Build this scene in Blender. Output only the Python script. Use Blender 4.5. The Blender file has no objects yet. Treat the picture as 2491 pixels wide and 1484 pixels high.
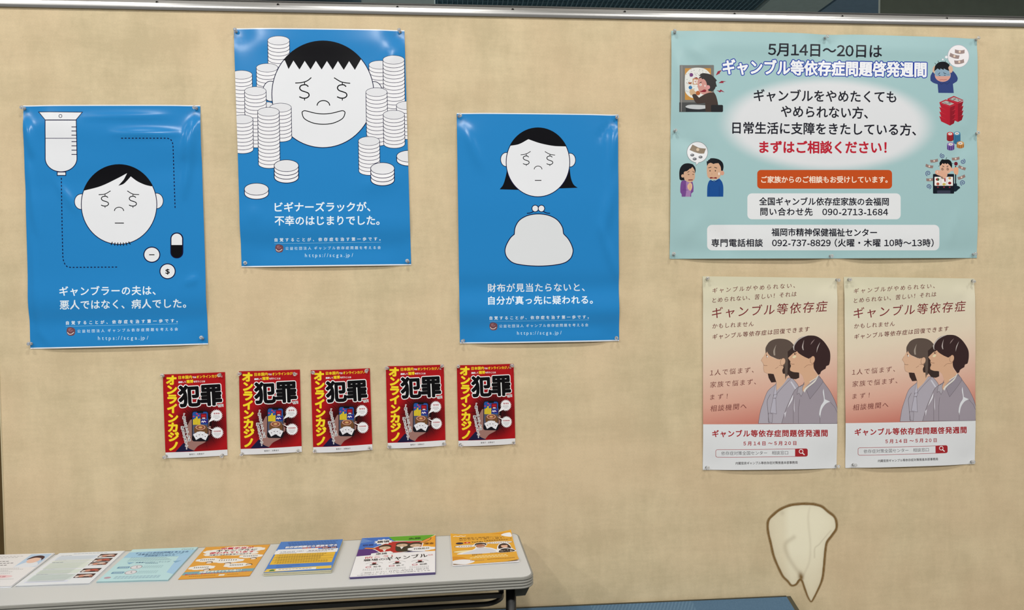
import bpy, math, random
import numpy as np
from mathutils import Vector, Matrix
from mathutils.geometry import tessellate_polygon, delaunay_2d_cdt

random.seed(7)
RNG = np.random.default_rng(7)
SC = bpy.context.scene
COL = SC.collection

# ------------------------------------------------------------------ camera
F = 1850.0
CX, CY = 1245.5, 742.0
vx = np.array([22750.0, -252.0, F]); vx /= np.linalg.norm(vx)
vy = np.array([405.0, 49258.0, F]); vy -= vx * (vy @ vx); vy /= np.linalg.norm(vy)
vz = np.cross(vx, vy)                       # into the board
# world X = along the board, world Y = into the board, world Z = up
RIGHT = np.array([vx[0], vz[0], -vy[0]])
DOWN = np.array([vx[1], vz[1], -vy[1]])
FWD = np.array([vx[2], vz[2], -vy[2]])
CAM = np.array([0.0, -1.945, 1.34])
cam_data = bpy.data.cameras.new('camera')
cam = bpy.data.objects.new('camera', cam_data)
COL.objects.link(cam)
cam_data.sensor_width = 36.0
cam_data.lens = F / 2491.0 * 36.0
cam_data.clip_start = 0.05
m3 = Matrix(((RIGHT[0], -DOWN[0], -FWD[0]), (RIGHT[1], -DOWN[1], -FWD[1]), (RIGHT[2], -DOWN[2], -FWD[2])))
cam.matrix_world = Matrix.Translation(Vector(CAM)) @ m3.to_4x4()
SC.camera = cam

# ------------------------------------------------------------------ world, lights, exposure
world = bpy.data.worlds.new('world')
SC.world = world
world.use_nodes = True
wb = world.node_tree.nodes['Background']
wb.inputs[0].default_value = (1.0, 0.98, 0.96, 1)
wb.inputs[1].default_value = 0.24
SC.view_settings.view_transform = 'Standard'
SC.view_settings.look = 'None'
SC.view_settings.gamma = 1.0
SC.view_settings.exposure = 0.0
SC.view_settings.use_curve_mapping = False
CEIL_Z = 3.24
LIGHT_SPOTS = [(x, y) for y in (-1.15, -3.2, 2.75) for x in (-3.05, -1.6, -0.2, 1.4, 2.85)]  # far row is added fill, rear row is added to lift the back ceiling
for lx, ly in LIGHT_SPOTS:
    ld = bpy.data.lights.new('lamp_light', 'AREA')
    ld.shape = 'DISK'; ld.size = 0.17
    ld.energy = 55.0 if ly > 0 else 15.0 if ly > -2 else 36.0
    ld.color = (1.0, 0.985, 0.96)
    lo = bpy.data.objects.new('lamp_light', ld)
    lo.location = (lx, ly, CEIL_Z - 0.03 + (0.05 if ly > 0 else 0))
    COL.objects.link(lo)

# ------------------------------------------------------------------ helpers
def lin(c):
    c = np.asarray(c, float) / 255.0
    return np.where(c <= 0.04045, c / 12.92, ((c + 0.055) / 1.055) ** 2.4)

def ray(px, py):
    px = np.asarray(px, float); py = np.asarray(py, float)
    return ((px - CX) / F)[..., None] * RIGHT + ((py - CY) / F)[..., None] * DOWN + FWD

def hit_y(px, py, Y=0.0):
    d = ray(px, py); t = (Y - CAM[1]) / d[..., 1]
    return CAM + d * t[..., None]

def hit_z(px, py, Z):
    d = ray(px, py); t = (Z - CAM[2]) / d[..., 2]
    return CAM + d * t[..., None]

def homography(src, dst):
    A = []; b = []
    for (x, y), (X, Y) in zip(src, dst):
        A.append([x, y, 1, 0, 0, 0, -x * X, -y * X]); b.append(X)
        A.append([0, 0, 0, x, y, 1, -x * Y, -y * Y]); b.append(Y)
    h = np.linalg.solve(np.array(A, float), np.array(b, float))
    return np.append(h, 1).reshape(3, 3)

def happly(Hm, p):
    p = np.asarray(p, float)
    q = p @ Hm[:, :2].T + Hm[:, 2]
    return q[..., :2] / q[..., 2:3]

def link(o, parent=None):
    COL.objects.link(o)
    if parent is not None:
        o.parent = parent
    return o

def tag(o, label=None, cat=None, group=None, kind=None):
    if label: o['label'] = label
    if cat: o['category'] = cat
    if group: o['group'] = group
    if kind: o['kind'] = kind
    return o

def empty(name, loc=(0, 0, 0)):
    o = bpy.data.objects.new(name, None)
    o.empty_display_size = 0.05
    o.location = loc
    COL.objects.link(o)
    return o

def mobj(name, verts, faces, mat, parent=None, smooth=False):
    me = bpy.data.meshes.new(name)
    me.from_pydata([tuple(map(float, v)) for v in verts], [], faces)
    if mat is not None: me.materials.append(mat)
    if smooth:
        me.polygons.foreach_set('use_smooth', [True] * len(me.polygons))
    me.update()
    o = bpy.data.objects.new(name, me)
    return link(o, parent)

def box(x0, x1, y0, y1, z0, z1):
    v = [(x, y, z) for x in (x0, x1) for y in (y0, y1) for z in (z0, z1)]
    f = [(0, 1, 3, 2), (4, 6, 7, 5), (0, 4, 5, 1), (2, 3, 7, 6), (0, 2, 6, 4), (1, 5, 7, 3)]
    return v, f

def merge(parts):
    V = []; Fc = []
    for v, f in parts:
        n = len(V); V += list(v); Fc += [tuple(i + n for i in q) for q in f]
    return V, Fc

def bevel(o, w, seg=2):
    m = o.modifiers.new('bevel', 'BEVEL'); m.width = w; m.segments = seg; m.limit_method = 'ANGLE'
    return o

def tube(path, r, n=10, closed=False, flat=1.0):
    P = [Vector(p) for p in path]; V = []; Fc = []; k = len(P)
    up0 = Vector((0, 0, 1))
    for i, p in enumerate(P):
        a = P[(i - 1) % k] if (closed or i > 0) else p
        b = P[(i + 1) % k] if (closed or i < k - 1) else p
        t = (b - a).normalized()
        u = up0 if abs(t.dot(up0)) < 0.95 else Vector((0, 1, 0))
        s = t.cross(u).normalized(); w = s.cross(t)
        for j in range(n):
            an = 2 * math.pi * j / n
            V.append(p + s * (math.cos(an) * r * flat) + w * (math.sin(an) * r))
    for i in range(k if closed else k - 1):
        for j in range(n):
            a = i * n + j; b = i * n + (j + 1) % n; c = ((i + 1) % k) * n + (j + 1) % n; d = ((i + 1) % k) * n + j
            Fc.append((a, b, c, d))
    if not closed:
        Fc.append(tuple(reversed(range(n)))); Fc.append(tuple(range((k - 1) * n, k * n)))
    return V, Fc

def lathe(prof, n=20, axis='-y'):
    V = []; Fc = []
    for (r, h) in prof:
        for j in range(n):
            a = 2 * math.pi * j / n
            V.append((r * math.cos(a), -h, r * math.sin(a)))
    for i in range(len(prof) - 1):
        for j in range(n):
            Fc.append((i * n + j, i * n + (j + 1) % n, (i + 1) * n + (j + 1) % n, (i + 1) * n + j))
    Fc.append(tuple(range(n))); Fc.append(tuple(reversed(range((len(prof) - 1) * n, len(prof) * n))))
    return V, Fc

# ------------------------------------------------------------------ materials
def new_mat(name):
    m = bpy.data.materials.new(name); m.use_nodes = True
    nt = m.node_tree
    return m, nt, nt.nodes['Principled BSDF']

def plain(name, rgb, rough=0.5, metal=0.0, spec=0.5, bump=0.0, bscale=300, var=0.0, vscale=20):
    m, nt, b = new_mat(name)
    c = lin(rgb)
    b.inputs['Base Color'].default_value = (*c, 1)
    b.inputs['Roughness'].default_value = rough
    b.inputs['Metallic'].default_value = metal
    b.inputs['Specular IOR Level'].default_value = spec
    tc = nt.nodes.new('ShaderNodeTexCoord')
    if var:
        no = nt.nodes.new('ShaderNodeTexNoise'); no.inputs['Scale'].default_value = vscale
        no.inputs['Detail'].default_value = 5
        nt.links.new(tc.outputs['Object'], no.inputs['Vector'])
        mr = nt.nodes.new('ShaderNodeMapRange')
        mr.inputs['From Min'].default_value = 0.3; mr.inputs['From Max'].default_value = 0.7
        mr.inputs['To Min'].default_value = 1 - var; mr.inputs['To Max'].default_value = 1 + var
        nt.links.new(no.outputs['Fac'], mr.inputs['Value'])
        mx = nt.nodes.new('ShaderNodeVectorMath'); mx.operation = 'SCALE'
        mx.inputs[0].default_value = tuple(c)
        nt.links.new(mr.outputs['Result'], mx.inputs['Scale'])
        nt.links.new(mx.outputs[0], b.inputs['Base Color'])
    if bump:
        no = nt.nodes.new('ShaderNodeTexNoise'); no.inputs['Scale'].default_value = bscale
        nt.links.new(tc.outputs['Object'], no.inputs['Vector'])
        bp = nt.nodes.new('ShaderNodeBump'); bp.inputs['Strength'].default_value = bump
        bp.inputs['Distance'].default_value = 0.001
        nt.links.new(no.outputs['Fac'], bp.inputs['Height'])
        nt.links.new(bp.outputs['Normal'], b.inputs['Normal'])
    return m

FIN = {'gloss': (0.21, 0.26), 'satin': (0.32, 0.22), 'paper': (0.45, 0.14), 'table': (0.45, 0.16)}
INK_K = 1.02
INKS = {}
def ink_mat(fin):
    if fin in INKS: return INKS[fin]
    m, nt, b = new_mat('ink_' + fin)
    at = nt.nodes.new('ShaderNodeAttribute'); at.attribute_name = 'ink'
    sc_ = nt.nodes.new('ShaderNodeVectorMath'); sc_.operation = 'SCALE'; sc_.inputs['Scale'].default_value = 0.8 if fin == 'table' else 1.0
    nt.links.new(at.outputs['Color'], sc_.inputs[0]); nt.links.new(sc_.outputs[0], b.inputs['Base Color'])
    b.inputs['Roughness'].default_value = FIN[fin][0]
    b.inputs['Specular IOR Level'].default_value = FIN[fin][1]
    INKS[fin] = m
    return m

def sheet_mat(name, fin, build):
    """build(nt, u, v) returns a colour socket or rgb; u from the left, v from the top, 0..1"""
    m, nt, b = new_mat(name)
    tc = nt.nodes.new('ShaderNodeUVMap'); tc.uv_map = 'UVMap'
    sp = nt.nodes.new('ShaderNodeSeparateXYZ')
    nt.links.new(tc.outputs['UV'], sp.inputs[0])
    out = build(nt, sp.outputs[0], sp.outputs[1])
    if isinstance(out, tuple):
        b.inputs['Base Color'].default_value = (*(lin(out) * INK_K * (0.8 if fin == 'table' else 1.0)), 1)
    else:
        nt.links.new(out, b.inputs['Base Color'])
    b.inputs['Roughness'].default_value = FIN[fin][0]
    b.inputs['Specular IOR Level'].default_value = FIN[fin][1]
    return m

def nmath(nt, op, a, b=None, c=None):
    n = nt.nodes.new('ShaderNodeMath'); n.operation = op
    for i, x in enumerate((a, b, c)):
        if x is None: continue
        if isinstance(x, (int, float)): n.inputs[i].default_value = x
        else: nt.links.new(x, n.inputs[i])
    return n.outputs[0]

def nmix(nt, fac, c1, c2):
    n = nt.nodes.new('ShaderNodeMix'); n.data_type = 'RGBA'
    if isinstance(fac, (int, float)): n.inputs[0].default_value = fac
    else: nt.links.new(fac, n.inputs[0])
    for i, c in ((6, c1), (7, c2)):
        if isinstance(c, tuple): n.inputs[i].default_value = (*(lin(c) * INK_K), 1)
        else: nt.links.new(c, n.inputs[i])
    return n.outputs[2]

def nramp(nt, fac, stops):
    n = nt.nodes.new('ShaderNodeValToRGB')
    el = n.color_ramp.elements
    while len(el) < len(stops): el.new(0.5)
    for e, (p, c) in zip(el, stops):
        e.position = p; e.color = (*(lin(c) * INK_K), 1)
    nt.links.new(fac, n.inputs[0])
    return n.outputs[0]

# ------------------------------------------------------------------ flat print: triangles drawn layer by layer
def crom(pts, n=8, closed=False):
    P = np.array(pts, float); k = len(P); out = []
    rng = range(k if closed else k - 1)
    for i in rng:
        p1 = P[i]; p2 = P[(i + 1) % k]
        p0 = P[(i - 1) % k] if (closed or i > 0) else 2 * p1 - p2
        p3 = P[(i + 2) % k] if (closed or i + 2 < k) else 2 * p2 - p1
        for j in range(n):
            t = j / n
            out.append(0.5 * ((2 * p1) + (p2 - p0) * t + (2 * p0 - 5 * p1 + 4 * p2 - p3) * t * t + (3 * p1 - p0 - 3 * p2 + p3) * t ** 3))
    if not closed: out.append(P[-1])
    return np.array(out)

def csoft(pts, n=4, thr=42):
    """closed curve through pts, rounded except at sharp corners"""
    P = np.array(pts, float); k = len(P)
    a = P - np.roll(P, 1, 0); b = np.roll(P, -1, 0) - P
    ang = np.degrees(np.abs(np.angle((b[:, 0] + 1j * b[:, 1]) * (a[:, 0] - 1j * a[:, 1]))))
    la = np.linalg.norm(a, axis=1, keepdims=True); lb = np.linalg.norm(b, axis=1, keepdims=True)
    tn = (a + b) / (la + lb + 1e-9)
    tn[ang > thr] = 0
    out = []
    for i in range(k):
        j = (i + 1) % k; l = np.linalg.norm(P[j] - P[i])
        if ang[i] > thr and ang[j] > thr: out.append(P[i]); continue
        for q in range(n):
            t = q / n
            out.append((2 * t ** 3 - 3 * t * t + 1) * P[i] + (t ** 3 - 2 * t * t + t) * tn[i] * l + (-2 * t ** 3 + 3 * t * t) * P[j] + (t ** 3 - t * t) * tn[j] * l)
    return np.array(out)

def ellpts(cx, cy, rx, ry, a0=0, a1=360, n=40, rot=0):
    a = np.radians(np.linspace(a0, a1, n + 1))
    if abs(a1 - a0) >= 360: a = a[:-1]
    x = rx * np.cos(a); y = ry * np.sin(a); r = math.radians(rot)
    return np.stack([cx + x * math.cos(r) - y * math.sin(r), cy + x * math.sin(r) + y * math.cos(r)], 1)

def rrect(x0, y0, x1, y1, r, n=6):
    out = []
    for cx, cy, a in ((x1 - r, y0 + r, -90), (x1 - r, y1 - r, 0), (x0 + r, y1 - r, 90), (x0 + r, y0 + r, 180)):
        out += list(ellpts(cx, cy, r, r, a, a + 90, n))
    return np.array(out)

_fc = bpy.data.curves.new('type', 'FONT')
_fo = bpy.data.objects.new('type', _fc)
_tc = {}
def glyphs(s, fill=True, off=0.0, sp=1.0):
    key = (s, fill, off, round(sp, 3))
    if key in _tc: return _tc[key]
    _fc.body = s; _fc.size = 1; _fc.resolution_u = 2
    _fc.fill_mode = 'BOTH' if fill else 'NONE'
    _fc.offset = off; _fc.space_character = sp
    me = _fo.to_mesh()
    co = np.empty(len(me.vertices) * 3); me.vertices.foreach_get('co', co); co = co.reshape(-1, 3)[:, :2].copy()
    if fill:
        me.calc_loop_triangles()
        ix = np.empty(len(me.loop_triangles) * 3, int); me.loop_triangles.foreach_get('vertices', ix)
        ix = ix.reshape(-1, 3)
    else:
        ix = np.empty(len(me.edges) * 2, int); me.edges.foreach_get('vertices', ix); ix = ix.reshape(-1, 2)
    _fo.to_mesh_clear()
    _tc[key] = (co, ix)
    return _tc[key]

def union(polys, tol=0.0012):
    """triangles covering the union of small convex polygons, without overlaps"""
    V = []; Fc = []
    for p in polys:
        n = len(V); a = 0.0
        for i in range(len(p)): a += p[i][0] * p[(i + 1) % len(p)][1] - p[(i + 1) % len(p)][0] * p[i][1]
        if abs(a) < 1e-12: continue
        if a < 0: p = p[::-1]
        V += [Vector((float(x), float(y))) for x, y in p]; Fc.append(list(range(n, n + len(p))))
    if not V: return np.zeros((0, 3, 2))
    r = delaunay_2d_cdt(V, [], Fc, 0, 1e-6)
    v0 = np.array([(q.x, q.y) for q in r[0]])
    raw = v0[np.array([f for f, src in zip(r[2], r[5]) if src and len(f) == 3], int)]
    area = lambda t: np.abs((t[:, 1, 0] - t[:, 0, 0]) * (t[:, 2, 1] - t[:, 0, 1]) - (t[:, 1, 1] - t[:, 0, 1]) * (t[:, 2, 0] - t[:, 0, 0])).sum()
    for tl in (tol, tol * .3, 0):
        t = refill(r, tl)
        if len(t) and abs(area(t) - area(raw)) < 0.02 * area(raw): return t
    return raw

def refill(r, tol):
    # keep only the outline of the union, thin it, and fill it again
    cnt = {}
    for f, src in zip(r[2], r[5]):
        if not src: continue
        for i in range(len(f)):
            a, b = f[i], f[(i + 1) % len(f)]
            if (b, a) in cnt: del cnt[(b, a)]
            else: cnt[(a, b)] = 1
    nxt = {}
    for a, b in cnt: nxt.setdefault(a, []).append(b)
    vs = r[0]; loops = []
    while nxt:
        st = next(iter(nxt)); cur = st; L = []
        while cur in nxt:
            L.append(cur); q = nxt[cur]; b = q.pop()
            if not q: del nxt[cur]
            cur = b
            if cur == st: break
        loops.append(np.array([(vs[i].x, vs[i].y) for i in L]))
    V = []; E = []
    for L in loops:
        for _ in range(6):
            if len(L) < 5: break
            p, q = np.roll(L, 1, 0), np.roll(L, -1, 0); d = q - p; l = np.linalg.norm(d, axis=1) + 1e-12
            h = np.abs(d[:, 0] * (L - p)[:, 1] - d[:, 1] * (L - p)[:, 0]) / l
            drop = h < tol; drop[1:] &= ~drop[:-1]; drop[0] = False
            for i in range(1, len(drop)):
                if drop[i] and drop[i - 1]: drop[i] = False
            if not drop.any(): break
            L = L[~drop]
        if len(L) < 3: continue
        n = len(V); V += [Vector((float(x), float(y))) for x, y in L]; E += [(n + i, n + (i + 1) % len(L)) for i in range(len(L))]
    if not V: return np.zeros((0, 3, 2))
    r = delaunay_2d_cdt(V, E, [], 0, 1e-6)
    v = np.array([(q.x, q.y) for q in r[0]])
    t = v[np.array([f for f in r[2] if len(f) == 3], int)]
    c = t.mean(1); W = np.array([(q.x, q.y) for q in V]); A = W[[e[0] for e in E]]; B = W[[e[1] for e in E]]
    up = (A[None, :, 1] > c[:, None, 1]) != (B[None, :, 1] > c[:, None, 1])
    xi = (B - A)[None, :, 0] * (c[:, None, 1] - A[None, :, 1]) / np.where(up, (B - A)[None, :, 1], 1) + A[None, :, 0]
    return t[((up & (c[:, None, 0] < xi)).sum(1) % 2) == 1]

_fat = {}
def fat(ch, w, ay, solid=True):
    """one character's outline thickened by w em (union with its fill); ay = height/width ratio of the em"""
    key = (ch, round(w, 4), round(ay, 2))
    if key not in _fat:
        c, e = glyphs(ch, False); cf, ix = glyphs(ch, True)
        s = np.array([1.0, ay])
        c = c * s; cf = cf * s
        P = [cf[t] for t in ix]
        A = c[e[:, 0]]; B = c[e[:, 1]]; d = B - A; L = np.linalg.norm(d, axis=1)
        for a, b, l, dd in zip(A, B, L, d):
            if l < 1e-9: continue
            n = np.array([-dd[1], dd[0]]) / l * w
            P.append(np.array([a + n, b + n, b - n, a - n]))
        k = 7 if w > 0.03 else 5
        an = np.arange(k) * 2 * np.pi / k + 0.3; C = np.stack([np.cos(an), np.sin(an)], 1) * w
        for q in c: P.append(q + C)
        ar = lambda t: np.abs((t[:, 1, 0] - t[:, 0, 0]) * (t[:, 2, 1] - t[:, 0, 1]) - (t[:, 1, 1] - t[:, 0, 1]) * (t[:, 2, 0] - t[:, 0, 0])).sum() / 2
        lim = ar(cf[ix]) + L.sum() * w * 1.06 + 4 * w * w * 3
        for tr in range(5):
            t = union(P)
            if ar(t) <= lim: break
            an_ = 0.011 * (tr + 1); rot = np.array([[math.cos(an_), -math.sin(an_)], [math.sin(an_), math.cos(an_)]])
            t = union([p @ rot.T for p in P]) @ rot
            if ar(t) <= lim: break
        else:
            t = cf[ix]
        _fat[key] = t / s
    return _fat[key]

class Art:
    def __init__(s):
        s.T = []; s.C = []; s.L = []; s.P = []
        s.layer = 0; s.parts = []; s.cur = 0
        s.fr = (0.0, 0.0, 1.0); s.hm = None
    def frame(s, ox=0, oy=0, k=1):
        s.fr = (ox, oy, k); s.hm = None
    def quad(s, corners, w=100.0, h=141.0):
        s.hm = homography([(0, 0), (w, 0), (w, h), (0, h)], corners)
    def part(s, name, new=False):
        if new or name not in s.parts: s.parts.append(name)
        s.cur = len(s.parts) - 1 - s.parts[::-1].index(name)
    def _add(s, tris, color, step=True):
        tris = np.asarray(tris, float).reshape(-1, 3, 2)
        if len(tris) == 0: return
        if s.hm is not None: tris = happly(s.hm, tris)
        else: tris = tris / s.fr[2] + np.array(s.fr[:2])
        if step: s.layer += 1
        s.T.append(tris)
        s.C.append(np.tile(lin(color), (len(tris), 1)))
        s.L.append(np.full(len(tris), s.layer)); s.P.append(np.full(len(tris), s.cur))
    def fill(s, pts, color, curve=False, n=6):
        if curve: pts = crom(pts, n, True)
        pts = [Vector((float(p[0]), float(p[1]), 0)) for p in pts]
        idx = tessellate_polygon([pts])
        s._add([[(pts[i].x, pts[i].y) for i in t] for t in idx], color)
    def rect(s, x0, y0, x1, y1, color):
        s._add([[(x0, y0), (x1, y0), (x1, y1)], [(x0, y0), (x1, y1), (x0, y1)]], color)
    def line(s, pts, color, w, closed=False, curve=False, n=8, caps=False, step=True):
        if curve: pts = crom(pts, n, closed)
        P = np.array(pts, float)
        keep = np.r_[True, np.linalg.norm(np.diff(P, axis=0), axis=1) > 1e-6]; P = P[keep]
        if closed and np.linalg.norm(P[0] - P[-1]) < 1e-6: P = P[:-1]
        n = len(P)
        d = (np.roll(P, -1, 0) - P) if closed else np.diff(P, axis=0)
        d = d / np.linalg.norm(d, axis=1)[:, None]
        if closed: d0 = np.roll(d, 1, 0); d1 = d
        else: d0 = np.concatenate([d[:1], d]); d1 = np.concatenate([d, d[-1:]])
        n0 = np.stack([-d0[:, 1], d0[:, 0]], 1); n1 = np.stack([-d1[:, 1], d1[:, 0]], 1)
        m = n0 + n1; m2 = (m * m).sum(1)
        m = np.where(m2[:, None] > 0.35, m * (2 / np.maximum(m2, 0.35))[:, None], n1) * (w / 2)
        a, b = P + m, P - m
        if closed: a2, b2 = np.roll(a, -1, 0), np.roll(b, -1, 0)
        else: a2, b2, a, b = a[1:], b[1:], a[:-1], b[:-1]
        s._add(np.concatenate([np.stack([a, a2, b2], 1), np.stack([a, b2, b], 1)]), color, step)
    def _seg(s, A, B, color, w, joints=None, step=True, nd=8):
        d = B - A; L = np.linalg.norm(d, axis=1); ok = L > 1e-9; A, B, d, L = A[ok], B[ok], d[ok], L[ok]
        nrm = np.stack([-d[:, 1], d[:, 0]], 1) / L[:, None] * (w / 2)
        t = np.concatenate([np.stack([A + nrm, B + nrm, B - nrm], 1), np.stack([A + nrm, B - nrm, A - nrm], 1)])
        if joints is not None and len(joints):
            a = np.linspace(0, 2 * np.pi, nd + 1)
            c = np.stack([np.cos(a), np.sin(a)], 1) * (w / 2)
            j = np.asarray(joints, float)
            fan = np.stack([np.repeat(j[:, None], nd, 1), j[:, None] + c[None, :-1], j[:, None] + c[None, 1:]], 2).reshape(-1, 3, 2)
            t = np.concatenate([t, fan])
        s._add(t, color, step)
    def dash(s, pts, color, w, on, off):
        P = np.array(pts, float); d = np.r_[0, np.cumsum(np.linalg.norm(np.diff(P, axis=0), axis=1))]
        t = 0; A = []; B = []
        f = lambda q: np.array([np.interp(q, d, P[:, 0]), np.interp(q, d, P[:, 1])])
        while t + on < d[-1]:
            A.append(f(t)); B.append(f(t + on)); t += on + off
        s._seg(np.array(A), np.array(B), color, w)
    def ell(s, cx, cy, rx, ry, color, line=None, w=0, rot=0, n=40):
        p = ellpts(cx, cy, rx, ry, n=n, rot=rot)
        if color is not None: s.fill(p, color)
        if line is not None: s.line(p, line, w, closed=True)
    def shape(s, pts, color, line=None, w=0, curve=True, n=6):
        p = crom(pts, n, True) if curve else (csoft(pts) if len(pts) < 60 else pts)
        if color is not None: s.fill(p, color)
        if line is not None: s.line(p, line, w, closed=True)
    def text(s, t, x0, y0, x1, y1, em, color, bold=0.0, out=None, ow=0.0, stretch=False, up=None, vs=1.0):
        """ink runs from (x0,y0) to (x1,y1), both on the mid line of the characters"""
        L = math.hypot(x1 - x0, y1 - y0)
        # own setting: full-width shapes for digits, closer advances, glyphs cached one by one
        X = 0.0; items = []; lo = None; hi = 0.0; asc = all(ord(c) < 128 for c in t)
        for ch in t:
            if ch == ' ': X += 0.34; continue
            if ch == '　': X += 1.0; continue
            g = ch; adv = None
            if ch.isdigit() and not asc or (ch.isdigit() and any(c.isdigit() for c in t) and '-' in t):
                g = chr(ord(ch) + 0xFEE0); adv = 0.60
            elif ch == '-': adv = 0.40
            c = glyphs(g, True)[0]; a, b = c[:, 0].min(), c[:, 0].max()
            if adv is None: adv = 1.0 if ord(ch) > 255 else (b - a) + 0.11
            sh = (adv - (a + b)) / 2 if (adv < 1.0) else 0.0
            if ch in '（': sh = -0.25; adv = 0.75
            elif ch in '）': adv = 0.75
            items.append((g, X + sh))
            if lo is None: lo = X + sh + a
            hi = max(hi, X + sh + b); last = X
            X += adv
        b0, w = lo, hi - lo
        if not stretch and L / em > w * 1.02 and len(items) > 1:
            k = 1 + (L / em - w) / (items[-1][1] - items[0][1])
            items = [(g, items[0][1] + (x - items[0][1]) * k) for g, x in items]
            w = L / em
        ex = np.array([x1 - x0, y1 - y0]) / w
        uy = np.array([y1 - y0, -(x1 - x0)]) / L * em * vs if up is None else np.array(up, float) * em
        def M(c): return np.array([x0, y0]) + (c[:, :1] - b0) * ex + (c[:, 1:] - 0.37) * uy
        em_x = L / w
        passes = ([(out, ow / 2 + bold * em)] if out is not None else []) + [(color, bold * em)]
        for col_, wpx in passes:
            T = []
            for g, x_ in items:
                if wpx > 0: q = fat(g, wpx / em_x, em / em_x)
                else:
                    gg, gi = glyphs(g, True); q = gg[gi]
                T.append(M(q.reshape(-1, 2) + np.array([x_, 0])).reshape(-1, 3, 2))
            s._add(np.concatenate(T), col_)
    def vchars(s, t, x0, y0, x1, y1, emx, emy, color, bold=0.0, out=None, ow=0.0):
        n = len(t)
        passes = ([(out, ow / 2 / emx + bold)] if out is not None else []) + [(color, bold)]
        for col_, w in passes:
            for par in (0, 1):
                T = []
                for i, ch in enumerate(t):
                    if i % 2 != par: continue
                    q = i / max(1, n - 1); x = x0 + (x1 - x0) * q; y = y0 + (y1 - y0) * q
                    c = fat(ch, w, emy / emx).reshape(-1, 2).copy(); c[:, 0] = (c[:, 0] - 0.5) * emx; c[:, 1] = -(c[:, 1] - 0.37) * emy
                    T.append((c + np.array([x, y])).reshape(-1, 3, 2))
                s._add(np.concatenate(T), col_)
    def done(s):
        # lowest possible layer for every stroke: just above whatever it overlaps
        base = {}; bb = {}
        for t, l in zip(s.T, s.L):
            k = int(l[0]); q = t.reshape(-1, 2); lo, hi = q.min(0), q.max(0)
            if k in bb: bb[k] = (np.minimum(bb[k][0], lo), np.maximum(bb[k][1], hi))
            else: bb[k] = (lo, hi)
        ks = sorted(bb); LO = np.array([bb[k][0] for k in ks]); HI = np.array([bb[k][1] for k in ks]); nl = np.zeros(len(ks), int)
        for i in range(len(ks)):
            if i:
                ov = (LO[:i] < HI[i]).all(1) & (HI[:i] > LO[i]).all(1)
                nl[i] = (nl[:i][ov].max() if ov.any() else 0) + 1
            else: nl[i] = 1
        mp = dict(zip(ks, nl)); s.L = [np.array([mp[int(l[0])]] * len(l)) for l in s.L]
        return np.concatenate(s.T), np.concatenate(s.C), np.concatenate(s.L), np.concatenate(s.P), s.parts

def split_lines(T, S, att):
    """cut triangles T where the scalar S (N,3) crosses whole numbers"""
    eps = 1e-7; doneT = []; doneS = []; doneA = []
    while len(T):
        lo = S.min(1); hi = S.max(1)
        lev = np.floor(lo + eps) + 1
        cross = (lev < hi - eps)
        doneT.append(T[~cross]); doneA.append(att[~cross])
        T, S, att, lev = T[cross], S[cross], att[cross], lev[cross]
        if not len(T): break
        side = S > lev[:, None] + 0
        cnt = side.sum(1)
        lone = np.where(cnt == 1, side.argmax(1), (~side).argmax(1))
        r = np.arange(len(T))
        i0, i1, i2 = lone, (lone + 1) % 3, (lone + 2) % 3
        p0, p1, p2 = T[r, i0], T[r, i1], T[r, i2]; s0, s1, s2 = S[r, i0], S[r, i1], S[r, i2]
        t1 = np.clip((lev - s0) / (s1 - s0 + 1e-30), 0, 1); t2 = np.clip((lev - s0) / (s2 - s0 + 1e-30), 0, 1)
        q1 = p0 + (p1 - p0) * t1[:, None]; q2 = p0 + (p2 - p0) * t2[:, None]
        T = np.concatenate([np.stack([p0, q1, q2], 1), np.stack([q1, p1, p2], 1), np.stack([q1, p2, q2], 1)])
        S = np.concatenate([np.stack([s0, lev, lev], 1), np.stack([lev, s1, s2], 1), np.stack([lev, s2, lev], 1)])
        att = np.concatenate([att] * 3)
        e1 = T[:, 1] - T[:, 0]; e2 = T[:, 2] - T[:, 0]
        k = np.abs(e1[:, 0] * e2[:, 1] - e1[:, 1] * e2[:, 0]) > 1e-12
        T, S, att = T[k], S[k], att[k]
    return np.concatenate(doneT), np.concatenate(doneA)

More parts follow.
